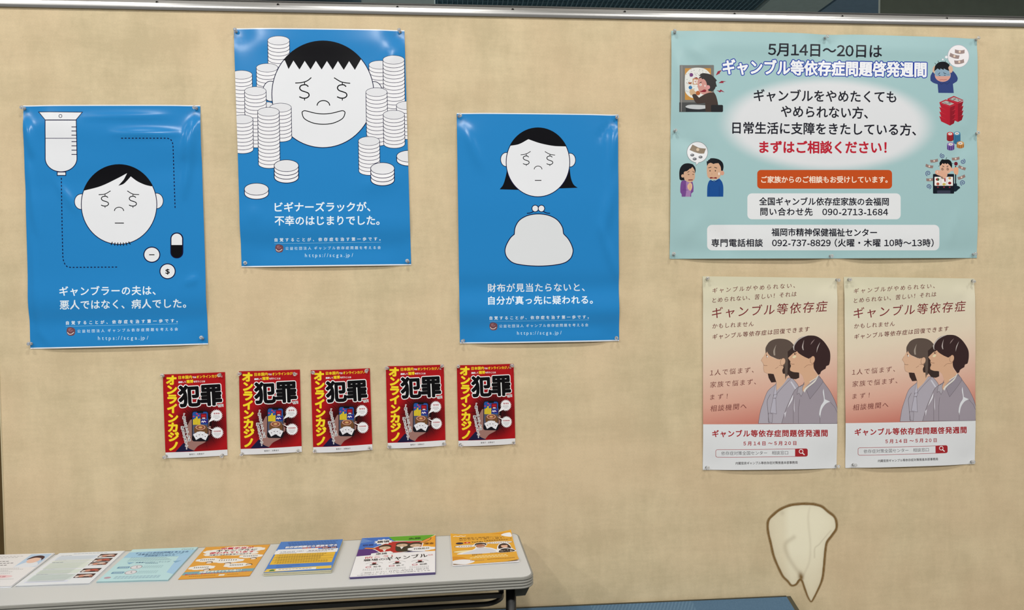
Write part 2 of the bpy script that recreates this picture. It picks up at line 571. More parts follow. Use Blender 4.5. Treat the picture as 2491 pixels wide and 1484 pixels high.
class Sheet:
    """a sheet of paper: px = photo corners TL,TR,BR,BL; plane 'board' or a table height"""
    def __init__(s, px, hfun, nx=24, ny=32, table=None):
        s.px = px; s.nx, s.ny = nx, ny
        P = np.array(px, float)
        if table is None:
            W = hit_y(P[:, 0], P[:, 1], -0.0015)[:, [0, 2]]
            s.O = np.array([0, 0, 0.0]); s.A = np.array([1, 0, 0.0]); s.B = np.array([0, 0, 1.0]); s.N = np.array([0, -1, 0.0])
        else:
            W = hit_z(P[:, 0], P[:, 1], table)[:, [0, 1]]
            s.O = np.array([0, 0, table]); s.A = np.array([1, 0, 0.0]); s.B = np.array([0, 1, 0.0]); s.N = np.array([0, 0, 1.0])
        s.W = W
        s.H = homography([(0, 0), (1, 0), (1, 1), (0, 1)], W)
        s.Hi = np.linalg.inv(s.H)
        s.size = (np.linalg.norm(W[1] - W[0]), np.linalg.norm(W[3] - W[0]))
        u = np.linspace(0, 1, nx + 1); v = np.linspace(0, 1, ny + 1)
        U, V = np.meshgrid(u, v)
        s.hg = hfun(U, V, s)
        s.U, s.V = U, V
        gu = np.gradient(s.hg, u, axis=1) / s.size[0]; gv = np.gradient(s.hg, v, axis=0) / s.size[1]
        eu = (W[1] - W[0]) / s.size[0]; ev = (W[3] - W[0]) / s.size[1]
        eu3 = s.A * eu[0] + s.B * eu[1]; ev3 = s.A * ev[0] + s.B * ev[1]
        n = s.N[None, None] - gu[..., None] * eu3 - gv[..., None] * ev3
        s.ng = n / np.linalg.norm(n, axis=-1, keepdims=True)
    def samp(s, uv, smooth=False):
        x = np.clip(uv[..., 0], 0, 1) * s.nx; y = np.clip(uv[..., 1], 0, 1) * s.ny
        i = np.minimum(x.astype(int), s.nx - 1); j = np.minimum(y.astype(int), s.ny - 1)
        return x - i, y - j, i, j
    def h(s, uv, cen=None):
        c = uv if cen is None else cen
        _, _, i, j = s.samp(c)
        fx = uv[..., 0] * s.nx - i; fy = uv[..., 1] * s.ny - j
        cx = c[..., 0] * s.nx - i; cy = c[..., 1] * s.ny - j
        a, b, d, e = s.hg[j, i], s.hg[j, i + 1], s.hg[j + 1, i], s.hg[j + 1, i + 1]
        low = a + fx * (b - a) + fy * (e - b); hig = a + fy * (d - a) + fx * (e - d)
        return np.where(cx >= cy, low, hig)
    def nrm(s, uv):
        fx, fy, i, j = s.samp(uv); fx = fx[..., None]; fy = fy[..., None]
        n = (s.ng[j, i] * (1 - fx) + s.ng[j, i + 1] * fx) * (1 - fy) + (s.ng[j + 1, i] * (1 - fx) + s.ng[j + 1, i + 1] * fx) * fy
        return n / np.linalg.norm(n, axis=-1, keepdims=True)
    def px2uv(s, p):
        uv = np.full(p.shape, 0.5)
        d = ray(p[..., 0], p[..., 1])
        hh = np.zeros(p.shape[:-1])
        for _ in range(4):
            t = ((s.O + s.N * 0 - CAM) @ s.N + hh) / (d @ s.N)
            P = CAM + d * t[..., None]
            ab = np.stack([P @ s.A, P @ s.B], -1)
            uv = happly(s.Hi, ab)
            hh = s.h(np.clip(uv, 0, 1))
        return uv
    def pos(s, uv, h):
        ab = happly(s.H, uv)
        return s.O + ab[..., :1] * s.A + ab[..., 1:] * s.B + h[..., None] * s.N
    def build(s, name, mat, parent=None, th=0.0002):
        uv = np.stack([s.U, s.V], -1).reshape(-1, 2); hg = s.hg.reshape(-1)
        P = s.pos(uv, hg); Q = s.pos(uv, hg - th)
        nx, ny = s.nx, s.ny; w = nx + 1; n = len(P); faces = []
        for j in range(ny):
            for i in range(nx):
                a = j * w + i; b = a + 1; c = a + w + 1; d = a + w
                faces += [(a, c, b), (a, d, c), (n + a, n + b, n + c), (n + a, n + c, n + d)]
        rim = [j * w for j in range(ny + 1)] + [ny * w + i for i in range(1, nx + 1)] + [j * w + nx for j in range(ny - 1, -1, -1)] + [i for i in range(nx - 1, 0, -1)]
        for a, b in zip(rim, rim[1:] + rim[:1]):
            faces.append((a, n + a, n + b, b))
        o = mobj(name, np.concatenate([P, Q]), faces, mat, parent)
        me = o.data
        ul = me.uv_layers.new(name='UVMap')
        vi = np.empty(len(me.loops), int); me.loops.foreach_get('vertex_index', vi)
        uvl = np.concatenate([uv, uv])[vi]
        ul.data.foreach_set('uv', uvl.astype(np.float32).ravel())
        ng = s.ng.reshape(-1, 3); nn = np.concatenate([ng, -ng])[vi]
        nf = nx * ny * 4
        rimmask = np.zeros(len(vi), bool); rimmask[nf * 3:] = True
        nn[rimmask] = 0
        me.polygons.foreach_set('use_smooth', np.ones(len(me.polygons), bool))
        me.normals_split_custom_set(nn.tolist())
        return o
    def pieces(s, art, ref):
        T, C, L, Pn, names = art
        uv = ref.px2uv(T)
        lo = uv.min(1); hi = uv.max(1)
        keep = (hi[:, 0] > 0) & (lo[:, 0] < 1) & (hi[:, 1] > 0) & (lo[:, 1] < 1)
        uv = uv[keep]; att = np.nonzero(keep)[0]
        for _ in range(1):
            uv, att = split_lines(uv, uv[..., 0], att)
            uv, att = split_lines(uv, uv[..., 1], att)
            c = uv.mean(1); k = (c > 0).all(1) & (c < 1).all(1); uv, att = uv[k], att[k]
        uv, att = split_lines(uv, uv[..., 0] * s.nx, att)
        uv, att = split_lines(uv, uv[..., 1] * s.ny, att)
        uv, att = split_lines(uv, uv[..., 0] * s.nx - uv[..., 1] * s.ny, att)
        e1 = uv[:, 1] - uv[:, 0]; e2 = uv[:, 2] - uv[:, 0]
        cr = e1[:, 0] * e2[:, 1] - e1[:, 1] * e2[:, 0]
        uv = np.where((cr > 0)[:, None, None], uv[:, ::-1], uv)
        return uv, att
    def draw(s, art, ref, fin, parent, eps=0.000008):
        T, C, L, Pn, names = art
        uv, att = s.pieces(art, ref)
        cen = uv.mean(1, keepdims=True).repeat(3, 1)
        hh = s.h(uv, np.clip(cen, 1e-6, 1 - 1e-6)) + (L[att] * eps + 0.00003)[:, None]
        P = s.pos(uv, hh); N = s.nrm(uv)
        out = []
        for pi, nm in enumerate(names):
            k = Pn[att] == pi
            if not k.any(): continue
            p = P[k].reshape(-1, 3); nv = len(p); nt_ = nv // 3
            me = bpy.data.meshes.new(nm)
            me.vertices.add(nv); me.vertices.foreach_set('co', p.astype(np.float32).ravel())
            me.loops.add(nv); me.loops.foreach_set('vertex_index', np.arange(nv, dtype=np.int32))
            me.polygons.add(nt_)
            me.polygons.foreach_set('loop_start', np.arange(0, nv, 3, dtype=np.int32))
            me.polygons.foreach_set('loop_total', np.full(nt_, 3, dtype=np.int32))
            me.materials.append(ink_mat(fin))
            me.update(calc_edges=True)
            ca = me.color_attributes.new('ink', 'FLOAT_COLOR', 'CORNER')
            col = np.ones((nv, 4), np.float32); col[:, :3] = np.repeat(C[att][k], 3, 0) * INK_K
            ca.data.foreach_set('color', col.ravel())
            me.polygons.foreach_set('use_smooth', np.ones(nt_, bool))
            me.normals_split_custom_set(N[k].reshape(-1, 3).tolist())
            o = bpy.data.objects.new(nm, me)
            link(o, parent)
            out.append(o)
        return out
# ------------------------------------------------------------------ setting
XL = float(hit_y(8.0, 1150.0)[0])          # left end of the board
XR = 3.3
zr0 = float(hit_y(1245.0, 41.5)[2]); RAIL_H = 0.0275
ZT = zr0 + RAIL_H

def cloth_material():
    m, nt, b = new_mat('beige_cloth')
    tc = nt.nodes.new('ShaderNodeTexCoord')
    def noise(scale, sx=1, sz=1, det=4, rough=0.5):
        mp = nt.nodes.new('ShaderNodeMapping'); mp.inputs['Scale'].default_value = (sx, 1, sz)
        nt.links.new(tc.outputs['Object'], mp.inputs['Vector'])
        n = nt.nodes.new('ShaderNodeTexNoise'); n.inputs['Scale'].default_value = scale
        n.inputs['Detail'].default_value = det; n.inputs['Roughness'].default_value = rough
        nt.links.new(mp.outputs[0], n.inputs['Vector'])
        return n.outputs['Fac']
    a = noise(9, 1.6, 0.5, 3); c = noise(9, 0.5, 1.6, 3); e = noise(55, 1.5, 0.6, 3); g = noise(60, 0.5, 2.2, 3)
    mott = nmath(nt, 'ADD', nmath(nt, 'MULTIPLY', nmath(nt, 'ADD', a, c), 0.38), nmath(nt, 'MULTIPLY', nmath(nt, 'ADD', e, g), 0.17))
    mr = nt.nodes.new('ShaderNodeMapRange'); nt.links.new(mott, mr.inputs[0])
    mr.inputs[1].default_value = 0.46; mr.inputs[2].default_value = 0.65
    base = nmix(nt, mr.outputs[0], (200, 183, 148), (217, 199, 163))
    # greenish / pinkish drift of the dye
    d = noise(3.1, 1, 1, 2)
    mr2 = nt.nodes.new('ShaderNodeMapRange'); nt.links.new(d, mr2.inputs[0]); mr2.inputs[1].default_value = 0.4; mr2.inputs[2].default_value = 0.62
    base = nmix(nt, nmath(nt, 'MULTIPLY', mr2.outputs[0], 0.35), base, (220, 192, 157))
    # fine weave
    wv = noise(520, 3.0, 0.35, 2); wh = noise(520, 0.35, 3.0, 2)
    wsum = nmath(nt, 'ADD', wv, wh)
    fine = nt.nodes.new('ShaderNodeMapRange'); nt.links.new(wsum, fine.inputs[0])
    fine.inputs[1].default_value = 0.7; fine.inputs[2].default_value = 1.3; fine.inputs[3].default_value = 0.93; fine.inputs[4].default_value = 1.06
    sc = nt.nodes.new('ShaderNodeVectorMath'); sc.operation = 'SCALE'
    nt.links.new(base, sc.inputs[0]); nt.links.new(fine.outputs[0], sc.inputs['Scale'])
    # slubs: sparse pale specks
    vo = nt.nodes.new('ShaderNodeTexVoronoi'); vo.inputs['Scale'].default_value = 11
    nt.links.new(tc.outputs['Object'], vo.inputs['Vector'])
    sp = nmath(nt, 'LESS_THAN', vo.outputs['Distance'], 0.018)
    col = nmix(nt, nmath(nt, 'MULTIPLY', sp, 0.5), sc.outputs[0], (226, 212, 178))
    # water stain, stored on the cloth mesh
    at = nt.nodes.new('ShaderNodeAttribute'); at.attribute_name = 'stain'
    s3 = nt.nodes.new('ShaderNodeSeparateXYZ'); nt.links.new(at.outputs['Vector'], s3.inputs[0])
    col = nmix(nt, s3.outputs[1], col, (240, 233, 206))
    col = nmix(nt, s3.outputs[0], col, (126, 98, 58))
    nt.links.new(col, b.inputs['Base Color'])
    b.inputs['Roughness'].default_value = 0.9
    b.inputs['Specular IOR Level'].default_value = 0.15
    bp = nt.nodes.new('ShaderNodeBump'); bp.inputs['Strength'].default_value = 0.25; bp.inputs['Distance'].default_value = 0.0006
    nt.links.new(wsum, bp.inputs['Height']); nt.links.new(bp.outputs['Normal'], b.inputs['Normal'])
    return m

M_cloth = cloth_material()
M_alu = plain('brushed_aluminium', (192, 191, 189), 0.30, 1.0)
M_alu2 = plain('aluminium_recess', (128, 126, 122), 0.42, 0.9)
M_screw = plain('screw_steel', (120, 118, 114), 0.3, 1.0)
M_brown = plain('dark_brown_panel', (92, 72, 34), 0.8, var=0.1)
M_edge = plain('pale_edge_strip', (196, 182, 148), 0.6)

# stain fields over the board, in photo pixels of the stain's own outline
def stain_fields(P):
    k = 4.88
    f = lambda pts: np.array([(1800 + x / k, 1180 + y / k) for x, y in pts])
    out = crom(f([(840, 218), (910, 228), (985, 255), (1050, 310), (1120, 365), (1150, 430), (1150, 520), (1100, 600), (1040, 680), (1020, 790), (1005, 960), (985, 1110), (940, 1230), (885, 1340), (846, 1393), (805, 1340), (765, 1240), (722, 1130), (670, 1185), (610, 1198), (560, 1145), (500, 1080), (440, 960), (390, 830), (360, 700), (330, 570), (322, 470), (340, 400), (400, 340), (470, 285), (590, 235), (720, 218)]), 5, True)
    def dist(Q, L, closed=True):
        A = L if closed else L[:-1]; B = np.roll(L, -1, 0) if closed else L[1:]
        d = B - A; ap = Q[:, None] - A[None]
        t = np.clip((ap * d).sum(-1) / ((d * d).sum(-1) + 1e-9), 0, 1)
        q = ap - t[..., None] * d
        return np.sqrt((q * q).sum(-1)).min(1)
    A = out; B = np.roll(out, -1, 0)
    c = ((A[None, :, 1] > P[:, None, 1]) != (B[None, :, 1] > P[:, None, 1])) & (P[:, None, 0] < (B - A)[None, :, 0] * (P[:, None, 1] - A[None, :, 1]) / (B[None, :, 1] - A[None, :, 1] + 1e-9) + A[None, :, 0])
    ins = (c.sum(1) % 2) == 1
    d = dist(P, out)
    wob = 0.6 * np.sin(P[:, 0] * 0.31) + 0.5 * np.sin(P[:, 1] * 0.27 + 1)
    wid = np.interp(P[:, 1], [1225, 1300, 1400, 1440, 1470], [4.6, 4.4, 3.9, 2.7, 1.3])
    dd = np.where(ins, d, -d)
    rim = np.exp(-np.clip(np.abs(dd - 1.2) - wid * 0.5 + 0.25 * wob, 0, 99) ** 2 / 1.6)
    rim = rim * 0.86 + np.where(ins, np.exp(-d / 7) * 0.22, 0)
    inner1 = crom(f([(640, 620), (540, 700), (560, 820), (640, 960), (715, 1060), (735, 1110)]), 5)
    inner2 = crom(f([(735, 1110), (770, 1040), (825, 900), (835, 700), (810, 400), (830, 250)]), 5)
    inner3 = crom(f([(885, 860), (890, 750), (940, 705), (1010, 620), (1080, 540)]), 5)
    soft = 0.24 * np.exp(-(dist(P, inner1, False) / 5.5) ** 2) + 0.14 * np.exp(-(dist(P, inner2, False) / 3.0) ** 2) + 0.22 * np.exp(-(dist(P, inner3, False) / 2.0) ** 2)
    kn = np.array([1800 + 722 / k, 1180 + 1090 / k])
    soft = soft + 0.75 * np.exp(-(((P - kn) / np.array([6.5, 11])) ** 2).sum(1))
    lb = np.array([1800 + 500 / k, 1180 + 330 / k]); soft = soft + 0.2 * np.exp(-(((P - lb) / 7) ** 2).sum(1))
    rim = np.clip(np.where(ins, np.maximum(rim, soft), rim), 0, 1)
    pale = np.where(ins, np.clip(d / 4, 0, 1), 0)
    lobe = np.interp(P[:, 0], [1870, 1905, 1925, 1960, 2030], [0.55, 0.65, 1, 1, 0.85]) * np.interp(P[:, 1], [1225, 1330, 1400, 1440], [1, 0.95, 0.7, 0.6])
    return rim, np.clip(pale * lobe * 1.1, 0, 1)

def board():
    x0s, x1s, z0s, z1s = 1.00, 1.24, 0.0, 0.0
    a = hit_y(1855, 1215); b_ = hit_y(2045, 1475)
    x0s, x1s, z1s, z0s = a[0], b_[0], a[2], b_[2]
    xs = np.unique(np.r_[np.linspace(XL, x0s, 14), np.linspace(x0s, x1s, 130), np.linspace(x1s, XR, 12)])
    zs = np.unique(np.r_[np.linspace(0.12, z0s, 6), np.linspace(z0s, z1s, 170), np.linspace(z1s, zr0, 12)])
    X, Z = np.meshgrid(xs, zs)
    V = np.stack([X, np.zeros_like(X), Z], -1).reshape(-1, 3)
    w = len(xs); faces = []
    for j in range(len(zs) - 1):
        for i in range(w - 1):
            q = j * w + i
            faces.append((q, q + 1, q + w + 1, q + w))
    n = len(V)
    bv, bf = box(XL, XR, 0.0, 0.035, 0.12, zr0)
    bf = [q for q in bf if q != (0, 4, 5, 1)]
    V2 = np.concatenate([V, np.array(bv)]); faces += [tuple(i + n for i in q) for q in bf]
    o = mobj('partition_board', V2, faces, M_cloth)
    d = V2 - CAM; zc = d @ FWD
    P = np.stack([(d @ RIGHT) / zc * F + CX, (d @ DOWN) / zc * F + CY], -1)
    m = (P[:, 0] > 1840) & (P[:, 0] < 2060) & (P[:, 1] > 1205) & (P[:, 1] < 1484) & (np.arange(len(V2)) < n)
    st = np.zeros((len(V2), 3), np.float32)
    r, pl = stain_fields(P[m]); st[m, 0] = r; st[m, 1] = pl
    at = o.data.attributes.new('stain', 'FLOAT_VECTOR', 'POINT'); at.data.foreach_set('vector', st.ravel())
    tag(o, 'long beige cloth-covered display board with a brown-rimmed water stain', 'display board')
    # aluminium rail along the top: lower band, recess, thin lip
    def profile(name, prof, mat):
        V = []; Fc = []
        for x in (XL, XR):
            for (y, z) in prof: V.append((x, y, z))
        k = len(prof)
        for i in range(k): Fc.append((i, (i + 1) % k, k + (i + 1) % k, k + i))
        Fc.append(tuple(reversed(range(k)))); Fc.append(tuple(range(k, 2 * k)))
        return mobj(name, V, Fc, mat, o)
    h = RAIL_H
    arc = [(-0.0045 - 0.0015 * math.sin(t * math.pi), zr0 - 0.0005 + t * h * 0.60) for t in np.linspace(0, 1, 9)]
    profile('rail_band', arc + [(0.03, zr0 + h * 0.6), (0.03, zr0 - 0.0005)], M_alu)
    profile('rail_recess', [(-0.0015, zr0 + h * 0.6), (-0.0015, zr0 + h * 0.9), (0.03, zr0 + h * 0.9), (0.03, zr0 + h * 0.6)], M_alu2)
    profile('rail_lip', [(-0.004, zr0 + h * 0.9), (-0.0045, zr0 + h * 0.95), (-0.0035, ZT), (0.036, ZT), (0.036, zr0 + h * 0.9)], M_alu)
    sv, sf = lathe([(0.0034, 0), (0.0034, 0.001), (0.0028, 0.0022), (0.0012, 0.0027)], 12)
    scr = None
    for sx in (84, 383, 677, 967, 1247, 1519, 1786, 2048, 2302):
        p = hit_y(sx, 20)
        if scr is None: scr = mobj('screw', sv, sf, M_screw, o, True)
        else:
            scr = scr.copy(); COL.objects.link(scr)
        scr.location = (p[0], -0.0013, zr0 + h * 0.655)
    ev, ef = box(XL - 0.003, XL, -0.001, 0.036, 0.12, zr0)
    mobj('edge_strip', ev, ef, M_edge, o)
    parts = []
    for fx in (XL + 0.25, (XL + XR) / 2, XR - 0.25):
        fv, ff = merge([box(fx - 0.02, fx + 0.02, -0.0, 0.035, 0.03, 0.12), box(fx - 0.025, fx + 0.025, -0.2, 0.235, 0.0, 0.03)])
        ft = mobj('foot', fv, ff, M_alu2, o)
    return o
board()

# neighbouring panel standing behind the left end
nv, nf = box(XL - 1.5, XL + 0.10, 0.10, 0.135, 0.0, 1.97)
np_ = mobj('partition_panel', nv, nf, M_brown)
tag(np_, 'dark brown partition panel standing behind the left end of the beige board', 'partition')

M_floor = plain('floor_carpet', (128, 128, 125), 0.95, bump=0.4, bscale=400, var=0.15, vscale=60)
fv, ff = box(-6, 6, -6.5, 5.5, -0.05, 0.0)
tag(mobj('floor', fv, ff, M_floor), kind='structure')
M_ceilf = plain('ceiling_board', (206, 204, 196), 0.9)
cv, cf = box(-6, 6, -6.5, 0.75, CEIL_Z, CEIL_Z + 0.04)
tag(mobj('ceiling', cv, cf, M_ceilf), kind='structure')
M_teal = plain('dark_teal_ceiling', (72, 108, 124), 0.8)
M_slat = plain('teal_slat', (104, 134, 148), 0.7)
M_wallb = plain('dark_back_wall', (44, 48, 44), 0.9, var=0.06)
wv_, wf = box(-6, 6, 5.4, 5.5, 0, 3.4)
tag(mobj('wall_back', wv_, wf, M_wallb), kind='structure')

# ceiling beyond the board: a darker, higher soffit with close dark slats, a sloping beam and a column
ZS = 3.30
def ceil_pt(px, py, Z=ZS): return hit_z(px, py, Z)
tv, tf = box(-6, 6, 0.75, 5.4, ZS + 0.03, ZS + 0.08)
so = mobj('ceiling_rear', tv, tf, M_teal)
tag(so, kind='structure')
rv, rf = box(-6, 6, 0.74, 0.79, CEIL_Z + 0.04, ZS + 0.08)
tag(mobj('trim_1', rv, rf, M_teal), kind='structure')
xl = float(ceil_pt(1064, 4)[0]); xr = float(ceil_pt(1850, 14)[0])
sv, sf = box(-0.0035, 0.0035, 0.8, 5.35, 0, 0.02)
slat = None; x = xl
while x < xr:
    if slat is None: slat = mobj('slat', sv, sf, M_slat, so)
    else:
        slat = slat.copy(); COL.objects.link(slat)
    slat.location = (x, 0, ZS + 0.01); x += 0.036
cvv, cff = box(0, xr - xl, -0.002, 0.002, 0, 0.006)
y = 1.2; cb = None
while y < 5.2:
    if cb is None: cb = mobj('cross_wire', cvv, cff, M_slat, so)
    else:
        cb = cb.copy(); COL.objects.link(cb)
    cb.location = (xl, y, ZS + 0.02); y += 0.075
M_b1 = plain('beam_grey_teal', (168, 188, 188), 0.8, var=0.05)
M_b2 = plain('duct_blue_grey', (124, 152, 176), 0.8, var=0.05)
M_b3 = plain('column_green_black', (92, 102, 92), 0.85, var=0.05)
M_b4 = plain('deep_dark', (52, 68, 76), 0.85)
x1 = float(ceil_pt(1842, 26)[0]); x2 = float(ceil_pt(1990, 26)[0])
bv, bf = box(x1, x2, 0.8, 5.35, ZS - 0.005, ZS + 0.028)
tag(mobj('beam', bv, bf, M_b1), 'grey-teal ceiling beam running away above the board, right of the slatted ceiling', 'beam')
bv, bf = box(x2 + 0.03, 5.9, 0.8, 5.35, ZS, ZS + 0.028)
tag(mobj('bulkhead', bv, bf, M_b2), 'flat blue-grey ceiling bulkhead above the board, right of the grey-teal beam', 'bulkhead')
p = hit_y(2141, 30, 1.5)
bv, bf = box(float(p[0]), float(p[0]) + 1.6, 1.5, 1.515, 0, ZS)
tag(mobj('column', bv, bf, M_b3), 'broad green-black column rising behind the right end of the board', 'column')
p = hit_y(1058, 5, 1.9); p0 = hit_y(878, 5, 1.9)
bv, bf = box(float(p0[0]), float(p[0]), 1.9, 2.0, 1.6, ZS)
bo = bevel(mobj('duct', bv, bf, M_b1), 0.01)
tag(bo, 'pale grey-teal duct face behind the board, left of the slatted ceiling', 'duct')
p0 = hit_y(420, 2, 2.2); p = hit_y(915, 2, 2.2)
bv, bf = box(float(p0[0]) - 1.5, float(p[0]), 2.2, 2.4, 0, ZS)
tag(mobj('cabinet', bv, bf, M_b4), 'tall near-black cabinet behind the board, left of the grey-teal duct', 'cabinet')

# ceiling downlights (near row lights the board; far fill row and rear row are added)
M_fix = plain('fixture_white', (225, 225, 222), 0.5)
mt, ntt, bb = new_mat('lamp_glow')
bb.inputs['Emission Color'].default_value = (1.0, 0.985, 0.95, 1); bb.inputs['Emission Strength'].default_value = 12.0
fixt = None
for i, (lx, ly) in enumerate(LIGHT_SPOTS):
    r = empty('ceiling_light', (lx, ly, CEIL_Z + (0.05 if ly > 0 else 0)))
    tag(r, 'round white ceiling downlight, ' + ['leftmost', 'second from left', 'middle', 'fourth from left', 'rightmost'][i % 5] + (' of the unseen row added behind the board' if ly > 0 else ' of the row near the board' if ly > -2 else ' of the added fill row far from the board'), 'ceiling light', 'ceiling downlights')
    if fixt is None:
        n = 24; V = []; Fc = []
        for rr, zz in ((0.085, -0.02), (0.088, -0.024), (0.105, -0.012), (0.108, 0.0)):
            V += [(rr * math.cos(2 * math.pi * k / n), rr * math.sin(2 * math.pi * k / n), zz) for k in range(n)]
        for a in range(3):
            for k in range(n): Fc.append((a * n + k, a * n + (k + 1) % n, (a + 1) * n + (k + 1) % n, (a + 1) * n + k))
        h_ = mobj('trim_ring', V, Fc, M_fix, r, True)
        V = [(0.085 * math.cos(2 * math.pi * k / n), 0.085 * math.sin(2 * math.pi * k / n), -0.018) for k in range(n)]
        fixt = [h_, mobj('diffuser', V, [tuple(reversed(range(n)))], mt, r)]
    else:
        for c in fixt:
            k = c.copy(); k.parent = r; COL.objects.link(k)

# ------------------------------------------------------------------ folding table
M_top = plain('grey_laminate', (194, 195, 193), 0.42, spec=0.4, var=0.015, vscale=400)
M_band = plain('grey_vinyl_edge', (134, 133, 126), 0.45)
M_blk = plain('black_steel', (18, 19, 18), 0.4, spec=0.5)
M_brk = plain('green_black_bracket', (38, 42, 36), 0.5)
TZ = 0.70; TT = 0.026
fr = hit_z(1302, 1404, TZ)[:2]; fl = hit_z(420, 1452.8, TZ)[:2]; br = hit_z(1266, 1293.5, TZ)[:2]
ex = (fr - fl) / np.linalg.norm(fr - fl); ey = np.array([-ex[1], ex[0]])
TD = float((br - fr) @ ey); TL_ = 1.80
print('table depth', TD, 'fr', fr, 'gap', float(br[1]))
def tpos(a, b): return fr - ex * a + ey * b          # a from the right end to the left, b from front to back
def rr_loop(inset, r, n=8):
    L = []
    for (ca, cb, a0) in ((r, r, 180), (TL_ - r, r, 270), (TL_ - r, TD - r, 0), (r, TD - r, 90)):
        for q in range(n + 1):
            t = math.radians(a0 + 90 * q / n)
            rr_ = r - inset
            # a grows to the left: mirror
            L.append((ca + rr_ * math.cos(t), cb + rr_ * math.sin(t)))
    return L
table = empty('folding_table', (float(tpos(0.9, TD / 2)[0]), float(tpos(0.9, TD / 2)[1]), 0))
tag(table, 'long narrow folding table with grey top, ribbed grey edge and black legs', 'table')
Ti = Matrix.Translation((-table.location.x, -table.location.y, 0))
def tmobj(name, v, f, mat, smooth=False):
    v = [(p[0] - table.location.x, p[1] - table.location.y, p[2]) for p in v]
    return mobj(name, v, f, mat, table, smooth)
R = 0.030
def ring(inset, z): return [(*tpos(a, b), z) for a, b in rr_loop(inset, R)]
r0 = ring(0.005, TZ); r1 = ring(0.005, TZ - 0.02); n = len(r0)
v = r0 + r1; f = [tuple(range(n)), tuple(reversed(range(n, 2 * n)))] + [(i, n + i, n + (i + 1) % n, (i + 1) % n) for i in range(n)]
o = tmobj('tabletop', v, f, M_top)
prof = [(0.006, TZ - 0.001), (0.003, TZ + 0.0003), (0.0008, TZ - 0.0012)]
z = TZ - 0.0012; step = (TT - 0.002) / 4
for i in range(4):
    for q in range(1, 7):
        t = q / 6
        prof.append((0.0008 + 0.0026 * (1 - math.sin(t * math.pi) ** 0.6) - 0.0008 * math.sin(t * math.pi), z - step * t))
    z -= step
prof += [(0.006, TZ - TT)]
rings = [ring(a, b) for a, b in prof]
v = [p for r_ in rings for p in r_]; f = []
for k in range(len(rings) - 1):
    for i in range(n):
        f.append((k * n + i, (k + 1) * n + i, (k + 1) * n + (i + 1) % n, k * n + (i + 1) % n))
tmobj('edge_band', v, f, M_band, True)
r0 = ring(0.006, TZ - TT); r1 = ring(0.006, TZ - TT + 0.003); v = r0 + r1
f = [tuple(range(n)), tuple(reversed(range(n, 2 * n)))] + [(i, n + i, n + (i + 1) % n, (i + 1) % n) for i in range(n)]
tmobj('underside', v, f, M_blk)
def bx(a0, a1, b0, b1, z0, z1):
    q = [tpos(a, b) for a in (a0, a1) for b in (b0, b1)]
    v = [(*q[0], z0), (*q[0], z1), (*q[1], z0), (*q[1], z1), (*q[2], z0), (*q[2], z1), (*q[3], z0), (*q[3], z1)]
    return v, box(0, 1, 0, 1, 0, 1)[1]
zb = TZ - TT
def arc3(pts, r=0.03): return [Vector(p) for p in pts]
def pxx(a, b, z):
    d = np.array([*tpos(a, b), z]) - CAM
    return (d @ RIGHT) / (d @ FWD) * F + CX
BL = 0.06
aleg = min(np.linspace(0.02, 0.15, 400), key=lambda a: abs(pxx(a, BL, 0.62) - 1243))
for side, a in (('r', aleg), ('l', TL_ - aleg)):
    x_, y_ = tpos(a, BL)
    v, f = tube([(x_, y_, 0.03), (x_, y_, zb)], 0.0115, 16)
    tmobj('leg', v, f, M_blk, True)
    v, f = tube([(*tpos(a, -0.02), 0.018), (*tpos(a, TD + 0.02), 0.018)], 0.013, 12)
    tmobj('foot_bar', v, f, M_blk, True)
    for b in (0.0, TD):
        v, f = tube([(*tpos(a, b - 0.02), 0.016), (*tpos(a, b + 0.02), 0.016)], 0.016, 12)
        tmobj('foot_cap', v, f, M_brk, True)
    # bracket that holds the leg pivot: a channel with a chamfered end
    q = [(a - 0.006, zb), (a - 0.037, zb), (a - 0.037, zb - 0.008), (a - 0.028, zb - 0.025), (a - 0.006, zb - 0.026)]
    if side == 'l': q = [(2 * a - s_, z_) for s_, z_ in q]
    v = []
    for bb_ in (0.03, BL + 0.14):
        for s_, z_ in q: v.append((*tpos(s_, bb_), z_))
    k = len(q)
    f = [tuple(range(k)), tuple(reversed(range(k, 2 * k)))] + [(i, k + i, k + (i + 1) % k, (i + 1) % k) for i in range(k)]
    tmobj('leg_bracket', v, f, M_brk)
# stretcher between the legs and the shelf rack hanging below the top
zs_ = 0.613
a0 = aleg + 0.014; a1 = TL_ - a0
v, f = bx(a0 + 0.008, a1 - 0.008, 0.044, 0.054, 0.640, 0.649)
tmobj('stretcher', v, f, M_blk)
path = []
b0, b1, r = 0.08, TD - 0.03, 0.045
for (ca, cb, s0) in ((a0 + r, b0 + r, 180), (a1 - r, b0 + r, 270), (a1 - r, b1 - r, 0), (a0 + r, b1 - r, 90)):
    for q in range(8):
        t = math.radians(s0 + 90 * q / 7)
        path.append((*tpos(ca + r * math.cos(t), cb + r * math.sin(t)), zs_))
v, f = tube(path, 0.0055, 10, closed=True)
tmobj('shelf_rack', v, f, M_blk, True)
for a in (a0, a1):
    v, f = bx(a - 0.005, a + 0.005, 0.125, 0.135, zs_ - 0.004, zb)
    tmobj('rack_hanger', v, f, M_blk)

